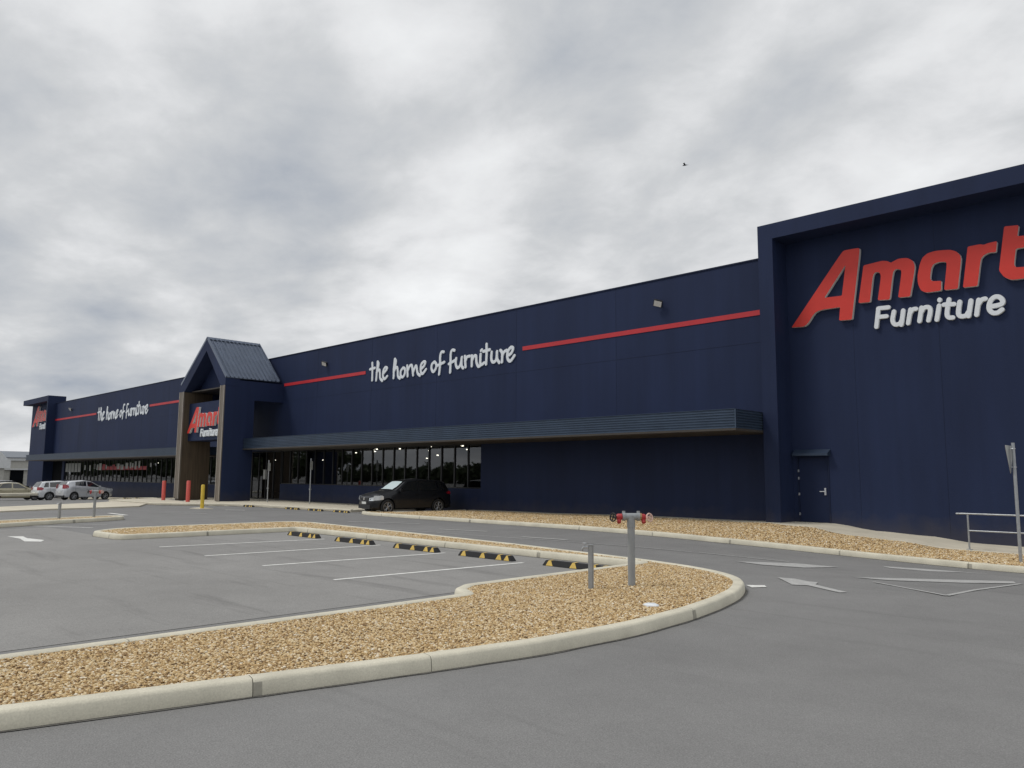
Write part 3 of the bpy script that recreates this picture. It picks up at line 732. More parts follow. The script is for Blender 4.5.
for x in (px0-.012, px0+.56, px1-.54, px1-.05):
    mb = MB(); mb.box(x, x+.065, pyf-.075, pyf-.052, .1, 6.845); mb.build('trim_edge', m_tan_lt, portal)
ap = (-46.8, 9.97); eL, eR = px0+.03, px1+.06; ez = 7.2
def gab(off, zb):    # outline of the gable
    return [(eL+off, zb), (eL+off, ez-.0+off*.2), (ap[0], ap[1]-off*1.35), (eR-off, ez+off*.2), (eR-off, zb)]
mb = MB()
o1 = [(px0, 6.85), (px0, 7.30), (ap[0], 9.9), (px1, 7.30), (px1, 6.85)]
# front fascia ring
i1 = [(px0+.62, 6.85), (ap[0], 9.18), (px1-.62, 6.85)]
for a, b, c, d in ((o1[0], o1[1], i1[0], None), (o1[1], o1[2], i1[1], i1[0]), (o1[2], o1[3], i1[2], i1[1]), (o1[3], o1[4], i1[2], None)):
    P = [(p[0]+(.014 if p[0] > ap[0] else -.014), pyf-.018, p[1]-.004) for p in (a, b, c, d) if p]
    mb.prism(P, (0, .9, 0))
mb.build('gable_fascia', m_navy, portal)
mb = MB(); mb.prism([(px0+.1, pyf+.9, 6.86), (ap[0], pyf+.9, 9.8), (px1-.1, pyf+.9, 6.86)], (0, .1, 0)); mb.build('gable_infill', m_navy, portal)
mb = MB(); mb.box(px0+.1, px1-.61, pyf+.45, Y0-.01, 6.83, 6.9); mb.build('portal_ceiling', m_soffit, portal)
# ribbed metal roof, both slopes, ribs run down the slope
mb = MB()
for sx, ex in ((1, eR), (-1, eL)):
    A = Vector((ap[0], pyf-.03, ap[1])); B = Vector((ex, pyf-.03, ez+.12)); dn = (B-A); nrm = Vector((-dn.z, 0, dn.x)).normalized()
    if nrm.z < 0: nrm = -nrm
    ln = 3.42; nr = 13
    mb.prism([A, B, B-nrm*.06, A-nrm*.06], (0, ln, 0))
    for i in range(nr+1):
        y = i*ln/nr; a = A+Vector((0, y-.035 if i else 0, 0)); b = B+Vector((0, y-.035 if i else 0, 0))
        mb.prism([a+nrm*.001, a+nrm*.001+Vector((0, .07, 0)), a+nrm*.10+Vector((0, .055, 0)), a+nrm*.10+Vector((0, .015, 0))], b-a)
mb.build('ribbed_roof', m_roofmetal, portal)
mb = MB(); mb.prism([(ap[0]-.16, pyf-.05, ap[1]-.08), (ap[0], pyf-.05, ap[1]+.075), (ap[0]+.16, pyf-.05, ap[1]-.08), (ap[0], pyf-.05, ap[1]-.01)], (0, 3.48, 0)); mb.build('ridge_cap', m_roofmetal, portal)
mb = MB(); mb.prism([(px0+.05, 23.5, 7.2), (ap[0], 23.5, 9.8), (px1-.05, 23.5, 7.2)], (0, .1, 0)); mb.build('rear_gable', m_navy, portal)
mb = MB(); mb.box(px0+.602, px1-.502, 20.62, 21.9, 3.72, 6.08); mb.build('sign_box', m_navy, portal)
mb = MB(); mb.box(px0+.602, px1-.602, 23.4, 23.9, 3.1, 3.7); mb.build('door_beam', m_navy, portal)
mb = MB(); mb.box(-46.35, -45.9, Y0+.09, Y0+.1, 1.35, 1.95); mb.build('door_notice', m_blind, bld)

# --- red stripes
for x0, x1, y0 in ((-23.35, -11.9, Y0), (-43.95, -35.2, Y0), (-65.8, -50.45, Y0), (-91.85, -78.9, Y0)):
    mb = MB(); mb.box(x0, x1, y0-.02, y0-.001, 7.075, 7.25); mb.build('red_stripe', m_redstripe, bld)

# ================================================================ SIGNS
SLOGAN = [('t', [[(0.18, 0.99), (0.21, 0.65), (0.21, 0.06)], [(-0.0, 0.67), (0.43, 0.7)]]), ('h', [[(0.67, 0.99), (0.64, 0.61), (0.58, 0.03)], [(0.61, 0.45), (0.72, 0.53), (0.84, 0.56), (0.9, 0.42), (0.94, 0.11), (1.13, -0.05)], [(0.67, 1.01), (0.77, 0.87), (0.72, 0.67), (0.64, 0.45)]]), ('e', [[(1.2, 0.33), (1.45, 0.48), (1.53, 0.59), (1.37, 0.64), (1.21, 0.48), (1.19, 0.17), (1.33, 0.03), (1.56, 0.16)]]), ('h', [[(2.14, 0.11), (2.12, 0.48), (2.19, 0.99)], [(2.12, 0.02), (2.13, 0.27)], [(2.19, 1.0), (2.29, 0.87), (2.23, 0.63), (2.13, 0.44)], [(2.15, 0.37), (2.26, 0.51), (2.39, 0.55), (2.46, 0.37), (2.49, 0.08), (2.66, -0.05)]]), ('o', [[(2.92, 0.48), (2.73, 0.32), (2.73, 0.08), (2.9, 0.0), (3.06, 0.15), (3.07, 0.39), (2.92, 0.48)]]), ('m', [[(3.25, 0.55), (3.3, 0.02)], [(3.29, 0.27), (3.46, 0.51), (3.61, 0.54), (3.68, 0.37), (3.75, 0.03)], [(3.73, 0.13), (3.94, 0.47), (4.03, 0.38), (4.11, 0.1), (4.3, -0.04)]]), ('e', [[(4.38, 0.28), (4.62, 0.42), (4.7, 0.59), (4.55, 0.62), (4.37, 0.47), (4.37, 0.15), (4.51, 0.03), (4.77, 0.23)]]), ('o', [[(5.43, 0.54), (5.24, 0.44), (5.2, 0.23), (5.33, 0.05), (5.51, 0.17), (5.57, 0.37), (5.43, 0.54)]]), ('f', [[(6.11, 0.95), (5.94, 0.96), (5.85, 0.74), (5.85, 0.33), (5.79, -0.1)], [(5.59, 0.32), (5.88, 0.38), (6.16, 0.45)]]), ('f', [[(6.9, 0.94), (6.74, 0.97), (6.64, 0.82), (6.63, 0.33), (6.61, -0.08)], [(6.51, 0.33), (6.95, 0.46)]]), ('u', [[(7.03, 0.54), (7.0, 0.3), (7.12, 0.08), (7.33, 0.19), (7.44, 0.55)], [(7.42, 0.52), (7.43, 0.16), (7.54, 0.03)]]), ('r', [[(7.65, 0.58), (7.71, 0.07)], [(7.7, 0.36), (7.81, 0.53), (7.99, 0.55)]]), ('n', [[(8.14, 0.55), (8.14, 0.08)], [(8.15, 0.33), (8.3, 0.52), (8.43, 0.5), (8.46, 0.23), (8.59, 0.01), (8.74, 0.05)]]), ('i', [[(8.74, 0.56), (8.72, 0.2), (8.78, 0.07), (8.98, 0.14)], [(8.77, 0.73), (8.82, 0.76)]]), ('t', [[(9.13, 0.98), (9.14, 0.52), (9.11, 0.07)], [(8.92, 0.67), (9.34, 0.71)]]), ('u', [[(9.47, 0.58), (9.45, 0.27), (9.57, 0.11), (9.77, 0.21), (9.82, 0.57)], [(9.81, 0.55), (9.83, 0.24), (9.97, 0.05)]]), ('r', [[(10.04, 0.6), (10.15, 0.45), (10.14, 0.07)], [(10.15, 0.33), (10.27, 0.5), (10.43, 0.56)]]), ('e', [[(10.5, 0.31), (10.72, 0.4), (10.83, 0.6), (10.7, 0.66), (10.51, 0.5), (10.49, 0.2), (10.66, 0.05), (10.92, 0.27)]])]
SUBTITLE = [('f', [[(2.71, -0.3), (2.79, 0.23)], [(2.8, 0.25), (3.08, 0.24)], [(2.76, -0.01), (3.01, -0.02)]]), ('u', [[(3.23, 0.09), (3.18, -0.16), (3.24, -0.3), (3.37, -0.29), (3.44, -0.19)], [(3.49, 0.08), (3.42, -0.33)]]), ('r', [[(3.69, 0.08), (3.61, -0.31)], [(3.66, -0.05), (3.75, 0.07), (3.84, 0.08)]]), ('n', [[(3.99, 0.09), (3.92, -0.29)], [(3.97, -0.05), (4.07, 0.08), (4.19, 0.07), (4.22, -0.04), (4.16, -0.3)]]), ('i', [[(4.46, 0.08), (4.38, -0.31)], [(4.48, 0.25), (4.48, 0.24)]]), ('t', [[(4.72, 0.22), (4.65, -0.17), (4.69, -0.29), (4.79, -0.31)], [(4.59, 0.09), (4.84, 0.07)]]), ('u', [[(4.99, 0.11), (4.94, -0.19), (4.99, -0.3), (5.12, -0.3), (5.19, -0.21)], [(5.27, 0.1), (5.19, -0.32)]]), ('r', [[(5.46, 0.09), (5.39, -0.31)], [(5.44, -0.04), (5.53, 0.08), (5.62, 0.1)]]), ('e', [[(5.72, -0.14), (5.99, -0.11), (6.03, -0.0), (5.95, 0.1), (5.84, 0.11), (5.74, 0.01), (5.7, -0.18), (5.77, -0.31), (5.89, -0.33), (6.0, -0.26)]])]
BRAND = [('a', [[(0.09, 0.01), (1.8, 2.17), (1.89, 2.22), (2.31, 2.21), (2.36, 2.16), (2.02, 0.01), (1.63, 0.03), (1.68, 0.45), (0.91, 0.45), (0.57, -0.02)], [(1.9, 1.75), (1.2, 0.82), (1.75, 0.8)]]), ('m', [[(2.24, 0.49), (2.44, 1.63), (2.81, 1.66), (3.0, 1.67), (3.15, 1.63), (3.23, 1.56), (3.45, 1.65), (3.71, 1.62), (3.86, 1.49), (3.9, 1.29), (3.72, 0.46), (3.39, 0.48), (3.52, 1.2), (3.5, 1.31), (3.36, 1.35), (3.28, 1.27), (3.15, 0.46), (2.81, 0.49), (2.94, 1.22), (2.89, 1.34), (2.77, 1.36), (2.7, 1.26), (2.58, 0.47)]]), ('a', [[(3.95, 0.8), (3.95, 1.04), (4.03, 1.37), (4.11, 1.55), (4.25, 1.65), (4.46, 1.68), (4.83, 1.64), (4.99, 1.56), (5.09, 1.43), (5.11, 1.31), (4.98, 0.48), (4.63, 0.5), (4.74, 1.25), (4.71, 1.31), (4.53, 1.34), (4.39, 1.3), (4.33, 1.2), (4.28, 0.9), (4.33, 0.81), (4.56, 0.78), (4.57, 0.75), (4.55, 0.5), (4.16, 0.5), (4.02, 0.59)]]), ('r', [[(5.11, 0.49), (5.29, 1.63), (5.6, 1.64), (5.68, 1.6), (5.8, 1.63), (6.01, 1.64), (5.97, 1.34), (5.79, 1.36), (5.67, 1.31), (5.59, 1.22), (5.47, 0.48)]]), ('t', [[(6.2, 2.01), (6.54, 1.97), (6.49, 1.67), (6.87, 1.64), (6.82, 1.33), (6.47, 1.34), (6.43, 1.32), (6.37, 0.92), (6.4, 0.83), (6.76, 0.79), (6.71, 0.5), (6.29, 0.5), (6.12, 0.61), (6.01, 0.81), (6.03, 0.95)]])]
def sweep_letter(strokes, r, depth, ox, oz, yb, sc, parent, m, k0):
    """pen strokes as flat-faced rounded bars, standing off the wall"""
    mb = MB(); sg = 7
    for si, st in enumerate(strokes):
        P = catmull([(u*sc, v*sc) for u, v in st], 6); rr = r*sc; n = len(P)
        rows = []
        def row(p, nn, wd, d): return [(p.x+nn.x*wd*a, p.y+nn.y*wd*a, b*d) for a, b in ((-1, 0), (-1, .72), (-.86, 1), (0, 1.012), (.86, 1), (1, .72), (1, 0))]
        dep = depth+0.0015*((si+k0) % 5)
        for i in range(n):
            d = (P[min(i+1, n-1)]-P[max(i-1, 0)]); d = d.normalized() if d.length > 1e-6 else Vector((1, 0)); nn = Vector((-d.y, d.x))
            if i == 0:
                for t in (1.0, .9, .7, .35): rows.append(row(P[0]-d*rr*t, nn, rr*sqrt(max(.02, 1-t*t)), dep))
            rows.append(row(P[i], nn, rr, dep))
            if i == n-1:
                for t in (.35, .7, .9, 1.0): rows.append(row(P[-1]+d*rr*t, nn, rr*sqrt(max(.02, 1-t*t)), dep))
        n0 = len(mb.v)
        for rw in rows: mb.v += [(ox+a, yb-c, oz+b) for a, b, c in rw]
        for i in range(len(rows)-1):
            for j in range(sg-1): mb.f.append((n0+i*sg+j, n0+(i+1)*sg+j, n0+(i+1)*sg+j+1, n0+i*sg+j+1)); mb.mi.append(0)
        mb.f.append(tuple(n0+j for j in range(sg))); mb.mi.append(0); e = n0+(len(rows)-1)*sg; mb.f.append(tuple(e+j for j in range(sg))); mb.mi.append(0)
    return mb.build('letter', m, parent)
def round_outline(P):
    n = len(P); o = []
    for i in range(n):
        p = Vector(P[i]); a = Vector(P[i-1]); b = Vector(P[(i+1) % n]); u = a-p; v = b-p; ang = u.angle(v, pi)
        f = 0.30 if ang > 2.1 else 0.0
        if f == 0: 
            q = min(.025, u.length*.3, v.length*.3); o += [p+u.normalized()*q, p+v.normalized()*q]; continue
        A = p+u*f; B = p+v*f
        for t in (0, .33, .67, 1): o.append(A*(1-t)**2+p*2*t*(1-t)+B*t*t)
    return o
def solid_letter(rings, depth, ox, oz, yb, sc, parent):
    cu = bpy.data.curves.new('letter', 'CURVE'); cu.dimensions = '2D'; cu.fill_mode = 'BOTH'; cu.extrude = depth/2
    for ring in rings:
        R = round_outline(ring); sp = cu.splines.new('POLY'); sp.points.add(len(R)-1)
        for i, p in enumerate(R): sp.points[i].co = (p.x*sc, p.y*sc, 0, 1)
        sp.use_cyclic_u = True
    co = bpy.data.objects.new('tmp', cu); C.objects.link(co); bpy.context.view_layer.update()
    me = bpy.data.meshes.new_from_object(co.evaluated_get(bpy.context.evaluated_depsgraph_get())); bpy.data.objects.remove(co)
    me.transform(Matrix(((1, 0, 0, 0), (0, 0, -1, 0), (0, 1, 0, 0), (0, 0, 0, 1)))); off = Vector(parent['_world'])
    me.transform(Matrix.Translation(Vector((ox, yb-depth/2, oz))-off))
    bm = bmesh.new(); bm.from_mesh(me); bmesh.ops.remove_doubles(bm, verts=bm.verts, dist=1e-4); bmesh.ops.recalc_face_normals(bm, faces=bm.faces); bm.to_mesh(me); bm.free()
    me.materials.clear(); me.materials.append(m_red); me.materials.append(m_edge)
    for p in me.polygons: p.use_smooth = False; p.material_index = 0 if abs(p.normal.y) > .7 else 1
    me.name = 'letter'; o = bpy.data.objects.new('letter', me); C.objects.link(o); o.parent = parent; return o
def store_sign(ox, oz, yb, sc, depth, label):
    t = thing('store_sign', label, 'sign', (ox, yb, oz), group='red and white store name signs')
    for nm, rings in BRAND: solid_letter(rings, depth, ox, oz, yb, sc, t)
    for k, (nm, st) in enumerate(SUBTITLE): sweep_letter(st, .066, depth*.55, ox, oz, yb-.01, sc, t, m_white, k)
    return t
store_sign(-11.3, 6.5, 24.145, 1.0, 0.13, 'largest red and white store name sign, on the recessed navy wall at the right')
store_sign(-49.72, 4.20, 20.615, 0.72, 0.14, 'red store name sign inside the gabled entrance between the timber columns')
store_sign(-100.6, 6.75, 24.145, 1.02, 0.16, 'partly hidden red store name sign on the tower at the far left end')
def slogan(ox, oz, sc, label):
    t = thing('slogan_sign', label, 'sign', (ox, Y0, oz), group='white handwritten slogans on the navy wall')
    for k, (nm, st) in enumerate(SLOGAN): sweep_letter(st, .073, .035, ox, oz, Y0-.01, sc, t, m_white, k)
slogan(-34.75, 6.63, 1.0, 'white handwritten slogan sign between two red stripes, right of the gabled entrance')
slogan(-78.35, 6.50, 1.12, 'smaller-looking white handwritten slogan sign left of the gabled entrance')

# --- floodlights
def flood(x, z, label, face):
    t = thing('floodlight', label, 'floodlight', (x, Y0, z), group='floodlights high on the navy wall')
    mb = MB(); mb.box(x-.03, x+.03, Y0-.16, Y0-.001, z+.05, z+.09); mb.build('bracket', m_frame, t)
    mb = MB(); c = Vector((x, Y0-.22, z)); 
    n = Vector((.20, -.78, -.58)).normalized(); a = n.cross(Vector((.35, 0, 1))).normalized(); b = n.cross(a)
    def q(s, tt, dd): return c+a*s+b*tt+n*dd
    A = [q(-.16, -.13, 0), q(.16, -.13, 0), q(.16, .13, 0), q(-.16, .13, 0)]; mb.prism(A, n*-.09); mb.build('housing', m_frame, t)
    mb = MB(); A = [q(-.14, -.11, .002), q(.14, -.11, .002), q(.14, .11, .002), q(-.14, .11, .002)]; mb.prism(A, n*.006); mb.build('lens', face, t)
m_lens = mat('floodlight_lens', (0.80, 0.78, 0.72), 0.35)
flood(-16.2, 8.02, 'floodlight with a pale lens above the right red stripe', m_lens)
flood(-39.1, 7.98, 'small floodlight above the red stripe just right of the entrance gable', m_lens)
flood(-86.3, 7.95, 'tiny floodlight near the far left tower above the left red stripe', m_lens)

# ================================================================ VEHICLES
m_cglass = mat('dark_car_glass', (0.012, 0.014, 0.016), 0.04, spec=0.9, coat=0.5)
m_tyre = mat('tyre', (0.018, 0.018, 0.019), 0.8)
m_rim = mat('alloy', (0.42, 0.43, 0.45), 0.3, 0.85)
m_plas = mat('dark_plastic', (0.02, 0.02, 0.022), 0.55)
m_hl = mat('headlight', (0.72, 0.76, 0.80), 0.12, 0.25, coat=1.0)
m_tl = mat('tail_light', (0.34, 0.012, 0.025), 0.2, coat=1.0)
m_chrome = mat('chrome', (0.75, 0.76, 0.78), 0.12, 1.0)
m_plate = mat('number_plate', (0.70, 0.71, 0.68), 0.5)
m_overlay = mat('pale_windscreen_overlay', (0.55, 0.66, 0.68), 0.5)

def pl(T, x):
    if x <= T[0][0]: return T[0][1]
    for (a, b), (c, d) in zip(T, T[1:]):
        if x <= c: return b+(d-b)*S01((x-a)/(c-a))*0.6+(d-b)*0.4*(x-a)/(c-a)
    return T[-1][1]
def car(name, label, loc, rot, paint, P, group=None, cat='car', dark_rims=False, pale_overlay=False, plate_front=True):
    t = thing(name, label, cat, loc, rot, group, world=False)
    Lh = P['L']/2; Wd = P['W']/2
    half = [(-Lh, Wd*.80), (-Lh+.12, Wd*.93), (-Lh+.55, Wd), (Lh-.9, Wd), (Lh-.35, Wd*.93), (Lh-.1, Wd*.80), (Lh, Wd*.55)]
    def ring(x):
        w_ = pl(half, x); zb = pl(P['low'], x); be = pl(P['belt'], x); tp = pl(P['top'], x); cab = max(0, min(1, (tp-be-.06)/.40))
        wt = w_*.90*(1-cab)+Wd*.68*cab; ze = be+.015+(tp-be-.015)*(.90*cab+.5*(1-cab)); wt2 = wt*(.80 if cab > .3 else .72)
        mid = zb+(be-zb)*.55
        return [(0, zb), (w_*.82, zb), (w_*.96, zb+.06), (w_*1.0, mid), (w_*.985, be-.10), (w_*.93, be), (wt, ze), (wt2, tp-.012), (wt*.4, tp), (0, tp+.004)]
    st = sorted(set([round(-Lh+i*P['L']/56, 4) for i in range(57)]))
    mb = MB(); k = 10; rows = []
    for x in st:
        r = ring(x); rows.append([(x, y, z) for y, z in r] + [(x, -y, z) for y, z in r[-2:0:-1]])
    m_ = len(rows[0])
    for r in rows: mb.v += r
    for i in range(len(rows)-1):
        for j in range(m_): q = (j+1) % m_; mb.f.append((i*m_+j, i*m_+q, (i+1)*m_+q, (i+1)*m_+j)); mb.mi.append(0)
    mb.f.append(tuple(range(m_))); mb.mi.append(0); e = (len(rows)-1)*m_; mb.f.append(tuple(range(e, e+m_))); mb.mi.append(0)
    body = mb.build('body', [paint, m_plas], t)
    # wheel arches
    cb = MB()
    for wx in P['wheels']:
        for s in (-1, 1): cb.tube([(wx, s*(Wd-.26), P['wr']+.01), (wx, s*(Wd+.2), P['wr']+.01)], P['wr']+.055, 28)
    cut = cb.build('cut', m_plas); md = body.modifiers.new('b', 'BOOLEAN'); md.operation = 'DIFFERENCE'; md.object = cut; md.solver = 'EXACT'
    cut.parent = t; bpy.context.view_layer.update()
    me = bpy.data.meshes.new_from_object(body.evaluated_get(bpy.context.evaluated_depsgraph_get())); body.modifiers.clear(); body.data = me; me.name = 'body'; bpy.data.objects.remove(cut)
    sharp(body, 32)
    # windows following the cabin side
    def side(x, tt, s, off=.010):
        r = ring(x); a = Vector((x, r[5][0], r[5][1])); b = Vector((x, r[6][0], r[6][1])); p = a.lerp(b, tt); n = Vector((0, (b-a).z, -(b-a).y)).normalized()
        if n.y < 0: n = -n
        p = p+n*off; return (p.x, p.y*s, p.z)
    for s in (-1, 1):
        for (xa, xb, xa2, xb2) in P['win']:
            mb = MB(); n = 6
            for i in range(n):
                u0 = i/n; u1 = (i+1)/n
                mb.quad(side(xa+(xb-xa)*u0, .10, s), side(xa+(xb-xa)*u1, .10, s), side(xa2+(xb2-xa2)*u1, .90, s), side(xa2+(xb2-xa2)*u0, .90, s))
            mb.build('side_window', m_cglass, t, fix=False)
        mb = MB()
        for dx in P['doors']:
            pts = []
            for i in range(9):
                u = i/8; x = dx; r = ring(x); z0 = r[2][1]+.10; z1 = r[5][1]
                z = z0+(z1-z0)*u; 
                ys = [q for q in r[2:6]]
                for (ya, za), (yb_, zb_) in zip(ys, ys[1:]):
                    if za <= z <= zb_+1e-6: yy = ya+(yb_-ya)*(z-za)/max(1e-6, zb_-za)
                pts.append((x, (yy+.003)*s, z))
            for a, b in zip(pts, pts[1:]): mb.quad((a[0]-.006, a[1], a[2]), (a[0]+.006, a[1], a[2]), (b[0]+.006, b[1], b[2]), (b[0]-.006, b[1], b[2]))
        mb.build('door_seam', m_plas, body, fix=False)
        for dx in P['doors'][1:]:
            mb = MB(); r = ring(dx+.14); y = r[4][0]+.012; mb.box(dx+.07, dx+.24, s*y-.012, s*y+.012, r[4][1]-.03, r[4][1]-.005); mb.build('door_handle', paint, body)
        # mirror
        mx = P['mirror']; r = ring(mx); mb = MB(); y = r[5][0]
        mb.box(mx-.07, mx+.05, min(s*(y+.05), s*(y+.21)), max(s*(y+.05), s*(y+.21)), r[5][1]+.03, r[5][1]+.15); mb.box(mx-.02, mx+.03, min(s*(y-.03), s*(y+.06)), max(s*(y-.03), s*(y+.06)), r[5][1]+.02, r[5][1]+.06)
        mb.build('wing_mirror', paint, t, bevel=.02)
        # lamps
        x0 = Lh-.52; x1 = Lh-.10; mb = MB(); n = 6
        def sp(x, zz, off=.012):
            w_ = pl(half, x); return (x+off*.3, s*(w_+off)*(.985), zz)
        for i in range(n):
            u0 = i/n; u1 = (i+1)/n; xa = x0+(x1-x0)*u0; xb = x0+(x1-x0)*u1; za = P['hz']
            mb.quad(sp(xa, za-.03-.05*u0), sp(xb, za-.03-.05*u1), sp(xb, za+.14-.03*u1), sp(xa, za+.15-.02*u0-(.05 if i == 0 else 0)))
        # wrap onto the nose
        w_ = pl(half, x1); mb.quad((x1+.01, s*(w_+.01), za-.08), (Lh+.004, s*Wd*.50, za-.09), (Lh-.02, s*Wd*.50, za+.03), (x1+.01, s*(w_+.01), za+.07))
        mb.build('headlight', m_hl, t, fix=False)
        mb = MB(); xr = -Lh; tz0, tz1 = P['tz']
        def rp(x, z, off=.014): w_ = pl(half, x); return (x-off*.5, s*(w_*pl([(0.3, 1.0), (0.9, .985), (1.25, .80)], z)+off), z)
        xs_ = [xr+.34, xr+.2, xr+.1, xr+.02]
        for a, b in zip(xs_, xs_[1:]): mb.quad(rp(a, tz0+(.10 if a > xr+.3 else .02)), rp(b, tz0), rp(b, tz1), rp(a, tz1-(.08 if a > xr+.3 else 0)))
        mb.quad(rp(xr+.02, tz0), (xr-.012, s*Wd*.52, tz0), (xr-.004, s*Wd*.52, tz1), rp(xr+.02, tz1)); mb.build('tail_light', m_tl, t, fix=False)
    # windscreen and rear window
    def glassband(nm, xs_, wmul, parent, mm, off=.010, lo=0.0):
        mb = MB(); prev = None
        for x in xs_:
            r = ring(x); y6, z6 = r[7][0]*wmul, r[7][1]; row = [(x, -y6, z6+off), (x, -r[8][0], r[8][1]+off), (x, 0, r[9][1]+off), (x, r[8][0], r[8][1]+off), (x, y6, z6+off)]
            if prev:
                for j in range(4): mb.quad(prev[j], prev[j+1], row[j+1], row[j])
            prev = row
        return mb.build(nm, mm, parent, fix=False)
    a, b = P['screen']; glassband('windscreen', [a+(b-a)*i/6 for i in range(7)], 1.08, t, m_cglass)
    if pale_overlay: glassband('overlay', [a+(b-a)*(.10+.72*i/5) for i in range(6)], .98, t, m_overlay, off=.016)  # pale panel laid over the middle of the windscreen
    a, b = P['rear']; glassband('rear_window', [a+(b-a)*i/5 for i in range(6)], 1.0, t, m_cglass)
    # nose
    mb = MB(); gz_ = P['hz']; mb.box(Lh-.05, Lh+.012, -Wd*.46, Wd*.46, gz_-.08, gz_+.03); mb.build('grille', m_plas, t)
    mb = MB(); mb.tube([(Lh+.012, 0, gz_-.01), (Lh+.026, 0, gz_-.01)], .065, 18); mb.build('badge', m_chrome, t)
    mb = MB(); mb.box(Lh-.05, Lh+.010, -Wd*.62, Wd*.62, .24, .40); mb.build('lower_intake', m_plas, t)
    mb = MB(); mb.box(Lh+.011, Lh+.022, -.2, .2, .43, .53); mb.build('number_plate', m_plate, t)
    mb = MB(); mb.box(-Lh-.022, -Lh-.004, -.2, .2, .55, .66); mb.build('number_plate', m_plate, t)
    mb = MB(); mb.box(-Lh-.014, -Lh+.05, -Wd*.78, Wd*.78, .24, .36); mb.build('rear_valance', m_plas, t)
    mb = MB(); mb.tube([(-.1*Lh-.9, 0, pl(P['top'], -.1*Lh-.9)+.0), (-.1*Lh-1.0, 0, pl(P['top'], -.1*Lh-1.0)+.16)], .006, 6); mb.build('aerial', m_plas, t)
    # wheels
    wr = P['wr']
    for wx in P['wheels']:
        for s in (-1, 1):
            yc = s*(Wd-.115); mb = MB()
            prof = [(wr*.66, .095), (wr*.90, .105), (wr*.985, .085), (wr, .05), (wr, -.05), (wr*.985, -.085), (wr*.90, -.105), (wr*.66, -.095)]; n = 28; k2 = len(prof)
            for i in range(n):
                a = 2*pi*i/n
                for r_, y_ in prof: mb.v.append((wx+r_*cos(a), yc+y_, wr+r_*sin(a)))
            for i in range(n):
                for j in range(k2): q = (j+1) % k2; i2 = (i+1) % n; mb.f.append((i*k2+j, i2*k2+j, i2*k2+q, i*k2+q)); mb.mi.append(0)
            wh = mb.build('wheel', m_tyre, t); sharp(wh, 40)
            mb = MB(); yo = s*(Wd-.022)
            mb.torus((wx, yo-s*.004, wr), wr*.64, .016, (0, 1, 0), 24, 6)
            mb.tube([(wx, yo-s*.05, wr), (wx, yo, wr)], .05, 12)
            ns = 5
            for i in range(ns):
                a = 2*pi*i/ns+.3
                for da in (-.13, .13):
                    mb.tube([(wx+.03*cos(a+da), yo-s*.012, wr+.03*sin(a+da)), (wx+wr*.64*cos(a+da*1.6), yo-s*.012, wr+wr*.64*sin(a+da*1.6))], .016, 6)
            mb.tube([(wx, yo-s*.09, wr), (wx, yo-s*.07, wr)], wr*.62, 20, mi=1)
            mb.build('rim', [m_rim, m_plas], wh)
    return t
hatch = dict(L=4.04, W=1.76, wr=.315, wheels=(-1.27, 1.31), hz=.66, tz=(.78, 1.02),
    low=[(-2.02, .34), (-1.9, .22), (1.75, .19), (2.02, .27)],
    belt=[(-2.02, .72), (-1.95, .93), (-1.6, .985), (.9, .93), (1.5, .80), (1.95, .68), (2.02, .55)],
    top=[(-2.02, .80), (-1.96, 1.0), (-1.72, 1.40), (-1.4, 1.455), (-.4, 1.51), (.22, 1.455), (1.08, 1.0), (1.6, .90), (1.98, .76), (2.02, .62)],
    win=((-.22, .82, -.20, .24), (-1.25, -.32, -1.20, -.30), (-1.68, -1.34, -1.52, -1.29)), doors=(.88, -.27, -1.22), mirror=.72, screen=(1.02, .28), rear=(-1.94, -1.72))
small = dict(hatch, L=3.95, W=1.72, wheels=(-1.22, 1.27), wr=.30, hz=.72, tz=(.86, 1.16),
    low=[(-1.97, .36), (-1.8, .22), (1.65, .19), (1.97, .28)],
    belt=[(-1.97, .75), (-1.9, .99), (-1.5, 1.06), (.9, .92), (1.4, .82), (1.8, .72), (1.97, .56)],
    top=[(-1.97, .84), (-1.9, 1.06), (-1.60, 1.38), (-1.3, 1.43), (-.4, 1.48), (.1, 1.42), (1.12, .98), (1.55, .90), (1.85, .78), (1.97, .62)],
    win=((-.2, .86, -.18, .16), (-1.15, -.3, -1.1, -.28)), doors=(.9, -.25, -1.15), mirror=.75, screen=(1.05, .18), rear=(-1.86, -1.62))
sedan = dict(hatch, L=4.75, W=1.80, wheels=(-1.33, 1.42), wr=.315, hz=.68, tz=(.74, .93),
    low=[(-2.37, .34), (-2.1, .22), (2.0, .19), (2.37, .27)],
    belt=[(-2.37, .70), (-2.28, .90), (-1.6, .95), (.9, .92), (1.6, .80), (2.2, .68), (2.37, .55)],
    top=[(-2.37, .78), (-2.28, 1.0), (-1.75, 1.03), (-.95, 1.38), (-.4, 1.445), (.3, 1.40), (1.12, .99), (1.7, .89), (2.2, .76), (2.37, .62)],
    win=((-.15, .86, -.13, .25), (-1.15, -.25, -.85, -.23), (-1.5, -1.22, -1.05, -.9)), doors=(.92, -.2, -1.15), mirror=.78, screen=(1.06, .34), rear=(-1.68, -1.02))
pt_black = mat('black_car_paint', (0.006, 0.007, 0.010), 0.38, 0.0, spec=0.35, coat=0.35)
pt_silver = mat('silver_car_paint', (0.62, 0.64, 0.67), 0.30, 0.35, coat=0.8)
pt_white = mat('pale_silver_car_paint', (0.70, 0.72, 0.74), 0.30, 0.3, coat=0.8)
pt_gold = mat('champagne_car_paint', (0.46, 0.42, 0.29), 0.32, 0.35, coat=0.8)
pt_dark = mat('dark_grey_car_paint', (0.03, 0.032, 0.036), 0.3, coat=0.8)
